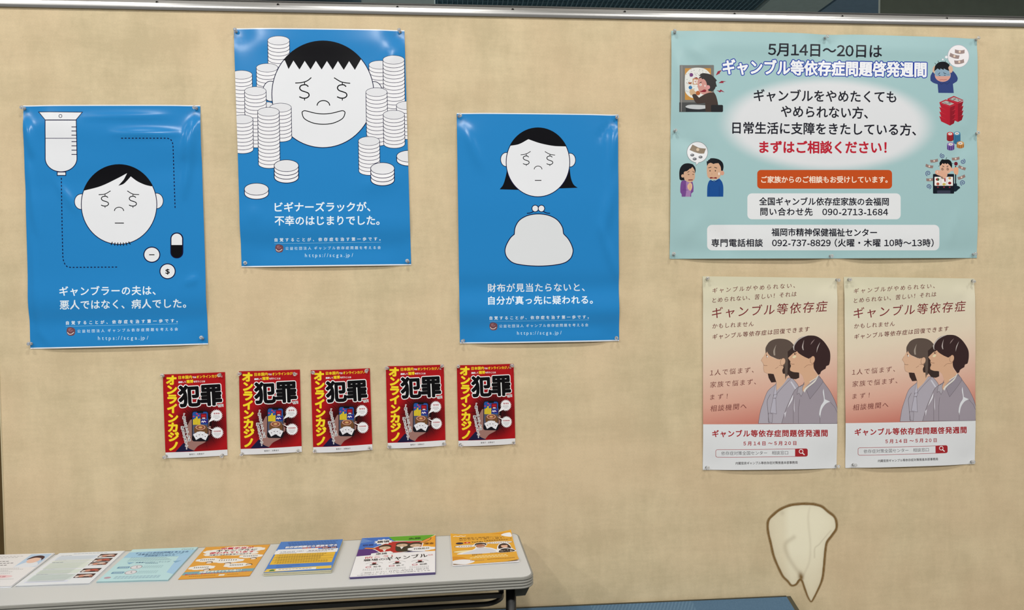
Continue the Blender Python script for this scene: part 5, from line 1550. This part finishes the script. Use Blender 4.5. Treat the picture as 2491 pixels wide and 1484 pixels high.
def leaf6(px):
    A = page(px); K_ = (24, 20, 24)
    A.part('blue_panel'); A.fill([(0, 0), (36, 0), (48, 22), (14, 46), (0, 46)], (58, 112, 200))
    for i in range(7): A.fill([(0, 2 + i * 3), (0, 3 + i * 3), (14 + i, 14)], (150, 186, 228))
    A.part('green_panel'); A.fill([(36, 0), (100, 0), (84, 24), (44, 18)], (96, 168, 40))
    A.part('orange_panel'); A.fill([(100, 2), (100, 66), (88, 68), (80, 46), (82, 24)], (236, 164, 46))
    A.part('purple_panel'); A.fill([(0, 46), (16, 46), (34, 62), (34, 70), (0, 72)], (86, 42, 122)); A.part('navy_panel'); A.fill([(26, 70), (60, 62), (90, 66), (92, 68), (26, 73)], (46, 46, 110))
    A.part('red_panel'); A.shape([(18, 44), (40, 20), (84, 24), (82, 52), (62, 64), (32, 66)], (184, 38, 36), (238, 238, 236), 1.4, curve=False)
    A.part('people_drawing')
    A.shape([(48, 50), (50, 34), (66, 30), (72, 48), (70, 62), (52, 62)], (52, 46, 34))
    for cx, cy in ((34, 44), (56, 37), (74, 40)):
        A.ell(cx, cy - 4, 8.5, 8, (62, 46, 32), n=20); A.ell(cx, cy + 1, 7.5, 6, (216, 186, 158), n=20); A.fill([(cx - 2.5, cy + 7), (cx + 2.5, cy + 7), (cx, cy + 16)], (236, 234, 230))
        A.line([(cx - 4, cy + 1), (cx - 1, cy + 1)], (90, 60, 50), .9); A.line([(cx + 1, cy + 1), (cx + 4, cy + 1)], (90, 60, 50), .9)
    A.shape([(6, 44), (9, 40), (24, 44), (20, 48)], (226, 136, 76), K_, .7, curve=False); A.shape([(78, 30), (90, 14), (94, 12), (93, 20), (84, 32)], (232, 150, 70), K_, .8, curve=False)
    A.part('white_burst'); A.fill([(30 + (13 if i % 2 else 9.5) * math.cos(math.pi * i / 10), 20 + (12 if i % 2 else 8.5) * math.sin(math.pi * i / 10)) for i in range(20)], (240, 240, 240))
    A.fill([(18, 64), (32, 60), (42, 58), (46, 64), (36, 72), (18, 73)], (240, 240, 240)); cloud(A, 82, 55, 17, 8, (240, 240, 240), 8)
    A.part('white_page'); A.fill([(0, 72), (60, 66), (100, 66), (100, 141), (0, 141)], (240, 239, 240)); A.fill([(0, 72.5), (20, 70), (100, 67), (100, 141), (0, 141)], (240, 239, 240))
    A.part('lettering')
    A.text('横領', 22, 20, 38, 19, 9, K_, bold=.03, stretch=True); A.text('窃盗', 4, 31, 18, 30, 8, (34, 52, 120), bold=.03, stretch=True); A.text('失踪', 64, 13, 80, 12, 8, (26, 70, 20), bold=.03, stretch=True); A.text('借金', 85, 36, 98, 36, 8, (110, 66, 20), bold=.03, stretch=True); A.text('逮捕', 24, 67, 38, 66, 7, K_, bold=.02, stretch=True); A.text('行政処分', 72, 55, 92, 54, 7, K_, bold=.02, stretch=True)
    A.text('防こう！', 12, 79, 46, 76, 8, (196, 66, 66), bold=.02, stretch=True)
    A.text('職場の', 11, 88, 37, 87, 8.5, K_, bold=.02, stretch=True); A.text('ギャンブル', 38, 87, 90, 81, 14, K_, bold=.02, stretch=True); A.text('問題', 91, 81, 97, 80, 6, (196, 66, 66), stretch=True)
    for cx, tx in ((25, '知る'), (53, '防ぐ'), (81, '相談')):
        A.line(ellpts(cx, 103, 11, 7, 200, 340, 12), (150, 150, 154), .8); A.ell(cx, 101, 3, 3, K_, n=12); A.line([(cx - 5, 105), (cx + 5, 104)], K_, 2.0); A.line([(cx - 3, 96), (cx + 3, 101)], (196, 70, 76), 1); A.line([(cx + 3, 96), (cx - 3, 101)], (196, 70, 76), 1)
        A.ell(cx - 6, 112, 3, 2.2, None, (176, 40, 70), 1.1, n=16); A.text(tx, cx, 112, cx + 9, 111, 5.5, K_, bold=.02, stretch=True)
        for k in range(3): scrib(A, cx - 12, cx + 12, 118 + k * 2.6, (170, 170, 172), 1.1, 1.6, .8)
    A.text('ご相談ください', 12, 131, 42, 130, 5.5, (100, 98, 102), stretch=True); A.text('070-4501-9625', 45, 130, 92, 127, 7, (84, 84, 90), stretch=True)
    A.text('公益社団法人 ギャンブル依存症問題を考える会', 8, 137.5, 94, 133.5, 3.8, (88, 86, 92), stretch=True)
    return A.done()
def leaf7(px):
    A = page(px); BR = (112, 70, 22)
    A.part('orange_shape'); A.shape([(66, 3), (80, 8), (92, 12), (98, 3), (90, 2)], (220, 150, 40)); A.shape([(0, 105), (14, 108), (22, 118), (30, 124), (0, 124)], (216, 146, 40))
    A.part('white_shape'); A.shape([(82, 14), (86, 6), (96, 1), (99, 3), (99, 23), (90, 21)], (240, 240, 242)); A.shape([(0, 124), (14, 119), (28, 124), (32, 132), (18, 141), (0, 141)], (238, 238, 240)); A.line([(4, 10), (8, 8), (12, 11), (16, 8), (20, 11), (24, 9)], (240, 238, 230), 2.2, curve=True)
    A.part('lettering')
    A.text('高知東生と依存症について', 13, 22, 86, 20, 6, BR, bold=.02, stretch=True); A.text('分かりやすく楽しく語る！', 13, 30, 86, 27, 6, BR, bold=.02, stretch=True)
    A.text('YouTube', 32, 42, 50, 40.5, 7, (50, 36, 20), bold=.03, stretch=True); A.line([(53, 36), (97, 30), (97, 36), (53, 43)], BR, .7, closed=True); scrib(A, 56, 92, 37.5, BR, 2.6, 3, 1)
    A.part('red_badge'); A.ell(13, 45, 6, 5, (40, 30, 60), n=20); A.fill(rrect(20, 40, 30, 46.5, 2.5), (206, 52, 36)); A.fill([(24, 41.5), (24, 45), (27.5, 43.2)], (240, 236, 232))
    A.part('white_bubble'); A.ell(22, 60, 17, 6, (244, 240, 232), BR, .8); A.ell(76, 50, 22, 5.5, (244, 240, 232), BR, .8); A.ell(26, 84, 24, 6, (244, 226, 170), BR, .7)
    scrib(A, 11, 33, 60, BR, 2.4, 2.4, 1.2); scrib(A, 60, 92, 50, BR, 2.2, 2.4, 1.2)
    A.part('man_photo'); A.shape([(8, 96), (30, 80), (37, 68), (34, 56), (40, 47), (52, 46), (56, 58), (52, 68), (64, 76), (70, 96)], (240, 240, 240)); A.shape([(16, 96), (34, 80), (40, 72), (50, 72), (62, 80), (66, 95)], (216, 218, 226)); A.ell(45, 62, 7.5, 9, (176, 120, 92), n=20); A.shape([(36, 60), (38, 50), (46, 47), (54, 51), (54, 60), (50, 54), (40, 55)], (40, 26, 20)); A.line([(41, 66), (46, 68), (50, 65)], (236, 226, 220), 1.4)
    A.part('woman_photo'); A.shape([(70, 98), (70, 80), (74, 60), (84, 52), (92, 60), (94, 78), (99, 92), (98, 97)], (240, 240, 240)); A.shape([(73, 97), (76, 84), (84, 80), (94, 86), (97, 95)], (44, 38, 40)); A.shape([(73, 80), (75, 62), (83, 55), (90, 62), (93, 80), (84, 76)], (56, 32, 26)); A.ell(83, 69, 5.5, 8, (226, 178, 150), n=20); A.fill([(76, 62), (83, 57), (89, 62), (86, 64), (79, 64)], (56, 32, 26))
    for k in range(14): A.ell(75 + RNG.uniform(0, 20), 87 + RNG.uniform(0, 8), .9, .9, (214, 208, 200), n=6)
    A.part('lettering'); scrib(A, 30, 48, 100, BR, 2.2); scrib(A, 30, 38, 104, BR, 2); scrib(A, 58, 97, 98, BR, 1.5)
    scrib(A, 34, 84, 109, (246, 228, 170), 3, 4, 1); scrib(A, 26, 86, 115, (246, 228, 170), 3, 4, 1); scrib(A, 26, 48, 127, (150, 120, 90), 2.4); scrib(A, 52, 96, 125, (130, 84, 24), 2)
    return A.done()

# ------------------------------------------------------------------ sheets on the board
def blue_base(nt, u, v):
    # white paper, blue print with a narrow unprinted margin top and bottom
    a = nmath(nt, 'MULTIPLY', nmath(nt, 'GREATER_THAN', v, 0.0045), nmath(nt, 'LESS_THAN', v, 0.995))
    return nmix(nt, a, (232, 236, 240), BLUE)
def week_base(nt, u, v):
    dx = nmath(nt, 'DIVIDE', nmath(nt, 'SUBTRACT', u, 0.502), 0.335); dy = nmath(nt, 'DIVIDE', nmath(nt, 'SUBTRACT', v, 0.405), 0.205)
    r = nmath(nt, 'SQRT', nmath(nt, 'ADD', nmath(nt, 'MULTIPLY', dx, dx), nmath(nt, 'MULTIPLY', dy, dy)))
    mr = nt.nodes.new('ShaderNodeMapRange'); mr.interpolation_type = 'SMOOTHSTEP'
    nt.links.new(r, mr.inputs[0]); mr.inputs[1].default_value = 0.84; mr.inputs[2].default_value = 1.10; mr.inputs[3].default_value = 1; mr.inputs[4].default_value = 0
    return nmix(nt, mr.outputs[0], (162, 196, 198), (222, 224, 227))
def couple_base(nt, u, v):
    c = nramp(nt, nmath(nt, 'SUBTRACT', v, nmath(nt, 'MULTIPLY', nmath(nt, 'SUBTRACT', 0.5, u), 0.12)),
              [(0.0, (212, 207, 180)), (0.16, (224, 217, 193)), (0.32, (227, 212, 188)), (0.45, (226, 197, 176)), (0.6, (220, 172, 153)), (0.76, (198, 118, 104))])  # printed gradient; the darker tone at the very top is shading painted in
    return nmix(nt, nmath(nt, 'GREATER_THAN', v, 0.7625), c, (226, 228, 230))
def red_base(nt, u, v):
    dx = nmath(nt, 'SUBTRACT', u, 0.60); dy = nmath(nt, 'MULTIPLY', nmath(nt, 'SUBTRACT', v, 0.63), 1.38)
    r = nmath(nt, 'SQRT', nmath(nt, 'ADD', nmath(nt, 'MULTIPLY', dx, dx), nmath(nt, 'MULTIPLY', dy, dy)))
    return nramp(nt, r, [(0.0, (20, 6, 10)), (0.22, (28, 6, 10)), (0.34, (112, 12, 18)), (0.48, (170, 20, 26))])
MB = {k: sheet_mat(k, f, b) for k, f, b in (('blue_poster_print', 'gloss', blue_base), ('week_poster_print', 'satin', week_base), ('couple_poster_print', 'paper', couple_base), ('red_flyer_print', 'paper', red_base))}
PINLIST = []
def put(name, px, art, mat, fin, hf, label, cat, group=None, ref=None, nx=24, ny=32, pins=(), where=''):
    s = Sheet(px, hf, nx, ny)
    o = s.build(name, mat)
    tag(o, label, cat, group)
    s.draw(art, ref or s, fin, o)
    for p, w in pins: PINLIST.append((s, p, w + ' of ' + where))
    return s
CN = ('top left corner', 'top right corner', 'bottom left corner', 'bottom right corner')
C4 = [(.02, .015), (.98, .015), (.03, .98), (.97, .98)]

put('poster', [(56.5, 256.5), (487, 256), (506.3, 838), (74, 849)], poster_drip(), MB['blue_poster_print'], 'gloss',
    relief(C4, 0.006, waves=[(-0.0035, .90, .05, 0), (0.003, .80, .07, 0), (0.0022, .12, .06, .12), (-.0015, .30, .05, -.1)],
           creases=[((.985, .03), (.90, .24), 0.008, .013), ((.95, .16), (.89, .40), 0.006, .010), ((.02, .06), (.05, .22), .006, .010), ((.03, .25), (.06, .55), .0045, .008), ((.50, .12), (.92, .12), .0045, .009), ((.35, .05), (.85, .045), .003, .008), ((.04, .55), (.045, .95), .0036, .007), ((.17, .31), (.30, .45), .003, .012), ((.05, .93), (.12, 1), .003, .01), ((.88, .745), (.97, .72), .003, .010)]),
    'blue poster of a worried face with a drip bag and pills, lowest on the left', 'poster', nx=64, ny=84,
    pins=list(zip([(61, 265), (479, 264), (77, 836), (493, 823)], CN)), where='the blue drip-bag poster')
put('poster', [(568.8, 68.8), (983.8, 73.7), (1000.2, 645.2), (587.7, 650.3)], poster_coins(), MB['blue_poster_print'], 'gloss',
    relief(C4, 0.006, waves=[(-0.004, .925, .05, 0), (0.0025, .82, .06, 0.02), (.001, .05, .05, 0), (-.001, .5, .1, 0)], creases=[((.98, .03), (.86, .2), .003, .018), ((.7, .67), (.98, .62), .0028, .018), ((.05, .8), (.12, .75), .0018, .015)]),
    'blue poster of a smiling face among stacks of white coins', 'poster', nx=36, ny=48,
    pins=list(zip([(575, 78), (974, 78.5), (597, 641), (993, 637)], CN)), where='the blue coin-stack poster')
put('poster', [(1111, 274.8), (1502.5, 279.2), (1506, 829.5), (1119, 835.8)], poster_purse(), MB['blue_poster_print'], 'gloss',
    relief(C4, 0.007, waves=[(-0.0035, .76, .045, .0), (0.003, .86, .04, 0), (-.0022, .935, .03, 0), (.001, .4, .1, 0)],
           creases=[((.98, .02), (.93, .35), .005, .012), ((.97, .28), (.89, .55), .006, .015), ((.88, .48), (1.0, .74), .005, .013), ((.98, .02), (.86, .12), -.003, .01), ((.02, .02), (.16, .26), .0035, .014)], curls=[(1.0, 0.0, .006, .02)]),
    'blue poster of a long-haired face above a clasp purse', 'poster', nx=44, ny=56,
    pins=list(zip([(1116, 283), (1500, 287), (1128, 828), (1499, 821)], CN)), where='the blue purse poster')
put('poster', [(1633, 74.6), (2376.5, 94.6), (2376.5, 627.6), (1629, 629.7)], poster_week(), MB['week_poster_print'], 'satin',
    relief([(.01, .015), (.5, .02), (.995, .01), (.01, .45), (.995, .44), (.012, .98), (.525, .985), (.99, .985)], 0.009,
           waves=[(-.002, .97, .03, 0), (.002, .06, .04, 0)], creases=[((.01, .02), (.12, .14), .004, .018), ((.01, .02), (.03, .3), .003, .012), ((.01, .45), (.14, .55), -.003, .016), ((.99, .44), (.9, .56), -.003, .016), ((.99, .44), (.93, .38), .003, .012), ((.93, .78), (.90, .95), .002, .01), ((.5, .02), (.38, .14), .002, .02), ((.5, .02), (.62, .1), .002, .02), ((.12, .86), (.2, .97), -.003, .02), ((.01, .97), (.1, .8), .003, .02)], pinr=.05),
    'large pale turquoise poster with Japanese writing, widest sheet on the board', 'poster', nx=60, ny=46,
    pins=list(zip([(1641, 80), (2006, 93), (2373, 97), (1641, 319), (2375, 325), (1638, 620), (2019, 623), (2366, 619)],
                  ('top left corner', 'top edge', 'top right corner', 'left edge', 'right edge', 'bottom left corner', 'bottom edge', 'bottom right corner'))), where='the large turquoise poster')
cp = poster_couple()
s1 = put('poster', [(1709.2, 672), (2035.8, 676.3), (2035.2, 1139.3), (1709.6, 1143.3)], cp, MB['couple_poster_print'], 'paper',
         relief(C4, 0.006, waves=[(.0025, .09, .07, 0), (.001, .8, .1, 0)], creases=[((.02, .02), (.14, .14), .003, .014), ((.98, .02), (.86, .12), .003, .014), ((.03, .97), (.12, .88), .0015, .012)], pinr=.045),
         'pink poster of a couple in profile, directly below the turquoise poster on the left', 'poster', 'pink couple posters side by side', nx=32, ny=44,
         pins=list(zip([(1720, 678), (2034, 681), (1718, 1137), (2033, 1133)], CN)), where='the left pink couple poster')
put('poster', [(2052.6, 673.4), (2370, 677.5), (2371.5, 1128.6), (2056.4, 1138.6)], cp, MB['couple_poster_print'], 'paper',
    relief(C4, 0.007, waves=[(.0025, .08, .06, 0), (.001, .75, .1, 0)], creases=[((.02, .02), (.16, .1), .003, .014), ((.98, .02), (.82, .1), .003, .014), ((.97, .1), (.99, .5), .002, .012), ((.97, .97), (.88, .9), .0015, .012)], pinr=.045),
    'pink poster of a couple in profile, nearest the right end of the board', 'poster', 'pink couple posters side by side', ref=s1, nx=32, ny=44,
    pins=list(zip([(2064, 680), (2365, 683), (2074, 1130), (2362, 1123)], CN)), where='the right pink couple poster')
fa = flyer_red()
FQ = [[(396, 911), (547.3, 905.2), (553.6, 1107.8), (403.2, 1115)], [(581.5, 903.3), (729.5, 899), (734.2, 1099.5), (585.8, 1106.5)], [(756, 900.8), (899.6, 895.9), (906, 1094.5), (762.3, 1102)],
      [(938.6, 891), (1079.4, 887.2), (1083.7, 1084.6), (943.5, 1091.6)], [(1111.2, 888.7), (1249.3, 885), (1253.5, 1080), (1115.5, 1086)]]
FP = [[(397, 914.7), (535.6, 911), (405, 1109), (541.7, 1107)], [(585, 909), (716, 908.5), (589.5, 1104), (725.6, 1097)], [(760, 905.4), (893.8, 900), (766, 1096.5), (900, 1091)],
      [(944, 896), (1073.9, 891.5), (948.5, 1086.5), (1079, 1079.5)], [(1115, 892.4), (1243, 889), (1120, 1081), (1249, 1076.5)]]
WH = ['leftmost in the row of five', 'second from the left in the row', 'in the middle of the row of five', 'second from the right in the row', 'rightmost in the row, below the purse poster']
WS = ['leftmost', 'second', 'middle', 'fourth', 'rightmost']
fref = None
for i, (q, pn) in enumerate(zip(FQ, FP)):
    hf = relief(C4, 0.0035 + .0006 * (i % 3), waves=[(.0012, .9, .06, 0)], creases=[((.5, .97), (.5, .9), .0012, .02)], pinr=.025)
    s = put('flyer', q, fa, MB['red_flyer_print'], 'paper', hf, 'small red online casino warning flyer, ' + WH[i], 'flyer', 'red flyers pinned in a row', ref=fref, nx=14, ny=20,
            pins=list(zip(pn, CN)), where='the ' + WS[i] + ' red flyer')
    fref = fref or s

# ------------------------------------------------------------------ push pins
mp_, ntp, bp_ = new_mat('clear_plastic')
bp_.inputs['Base Color'].default_value = (1, 1, 1, 1); bp_.inputs['Roughness'].default_value = 0.12
bp_.inputs['Transmission Weight'].default_value = 0.8; bp_.inputs['IOR'].default_value = 1.46
pv, pf = lathe([(0.0014, 0.0), (0.0038, 0.0004), (0.0040, 0.0012), (0.0022, 0.0022), (0.0019, 0.0065), (0.0026, 0.0085), (0.0044, 0.0095), (0.0046, 0.0112), (0.0038, 0.0119), (0.0022, 0.0124), (0.0002, 0.0126)], 18)
nv_, nf_ = lathe([(0.0001, -0.009), (0.0005, -0.007), (0.0005, 0.0002)], 8)
pin0 = None
for (s, p, lab) in PINLIST:
    uv = s.px2uv(np.array([p], float)); hh = s.h(np.clip(uv, 0, 1)); P = s.pos(uv, hh)[0]
    r = empty('push_pin', (float(P[0]), float(P[1]) - 0.0012, float(P[2])))
    r.rotation_euler = (random.uniform(-.30, .15), 0, random.uniform(-.35, .35))
    tag(r, 'clear plastic push pin at the ' + lab, 'push pin', 'clear push pins')
    if pin0 is None:
        pin0 = [mobj('pin_head', pv, pf, mp_, r, True), mobj('needle', nv_, nf_, M_screw, r, True)]
    else:
        for c in pin0:
            k = c.copy(); k.parent = r; COL.objects.link(k)

# ------------------------------------------------------------------ piles of leaflets on the table
def flat(am=0.0, curls=()):
    def f(U, V, s):
        h = am * np.sin(U * 5 + 1) * np.sin(V * 4) + 0 * U
        for (cu, cv, a, rr) in curls:
            d = np.hypot((U - cu) * s.size[0], (V - cv) * s.size[1]); h = h + a * np.clip(1 - d / rr, 0, 1) ** 1.6
        return np.maximum(h, -0.0003) + 0.0003
    return f
M_paper = plain('white_paper', (226, 227, 230), 0.6)
def leaflet(px, art, col, thick, nlay, label, curls=(), under=(222, 224, 228), jit=.0012, am=.0004):
    z = TZ + 0.0004 + thick
    s = Sheet(px, flat(am, curls), 16, 22, table=z)
    c = s.W.mean(0)
    root = empty('leaflet_pile', (float(c[0]), float(c[1]), TZ)); tag(root, label, 'leaflets', 'piles of leaflets on the table')
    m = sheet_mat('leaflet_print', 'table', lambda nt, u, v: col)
    mu = plain('leaflet_edge', under, 0.6)
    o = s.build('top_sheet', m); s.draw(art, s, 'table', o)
    for q in [o]:
        q.parent = root; q.matrix_parent_inverse = Matrix.Translation((-c[0], -c[1], -TZ))
    t = thick / nlay
    for k in range(nlay):
        dx, dy = RNG.uniform(-jit, jit, 2); W = s.W + np.array([dx, dy])
        z0, z1 = TZ + 0.0002 + k * t, TZ + 0.0002 + (k + 1) * t - 0.00008
        V = [(*w, z0) for w in W] + [(*w, z1) for w in W]
        V = [(a - c[0], b - c[1], d - TZ) for a, b, d in V]
        mobj('sheet', V, [(0, 1, 2, 3), (7, 6, 5, 4), (0, 4, 5, 1), (1, 5, 6, 2), (2, 6, 7, 3), (3, 7, 4, 0)], mu, root)
LQ = [[(-27, 1350.5), (132.5, 1345.5), (27, 1426.3), (-156, 1432.5)], [(145.7, 1346), (303.4, 1340.2), (217.3, 1419.3), (38.4, 1425)], [(323.2, 1337), (481.3, 1331), (408.3, 1411), (234.2, 1415.2)],
      [(501, 1331.4), (657.4, 1324.7), (607.3, 1400.6), (434, 1409)], [(683.8, 1318.6), (834.3, 1312), (805.8, 1386), (641, 1393.5)], [(881, 1309.3), (1059.2, 1300.4), (1058.7, 1392.5), (850.5, 1404)],
      [(1095.8, 1301), (1243, 1294.5), (1262.6, 1364.5), (1101.8, 1375)]]
leaflet(LQ[0], leaf1(LQ[0]), (238, 236, 236), .0024, 4, 'white leaflets with a blue portrait square, leftmost pile on the table')
leaflet(LQ[1], leaf2(LQ[1]), (232, 236, 240), .0022, 4, 'white leaflets with a column of small dark photos, second pile from left', jit=.002)
leaflet(LQ[2], leaf3(LQ[2]), (190, 226, 230), .0026, 4, 'light blue leaflets with two clock drawings', under=(176, 208, 214))
leaflet(LQ[3], leaf4(LQ[3]), (228, 164, 66), .0008, 2, 'orange leaflets with white clouds and red Japanese heading', under=(214, 152, 66))
leaflet(LQ[4], leaf5(LQ[4]), (76, 130, 206), .0075, 9, 'thick stack of blue and yellow leaflets', under=(196, 192, 166), jit=.0008)
leaflet(LQ[5], leaf6(LQ[5]), (238, 238, 240), .0042, 6, 'multicoloured leaflets with three office workers on red, white lower half', under=(96, 84, 130), jit=.001)
leaflet(LQ[6], leaf7(LQ[6]), (232, 172, 58), .0030, 5, 'yellow leaflets with two portrait photos, nearest the table end', under=(226, 224, 226), curls=[(1, 0, .006, .05), (1, 1, .004, .04), (0, 1, .003, .03), (0, 0, .003, .03)], jit=.0015)
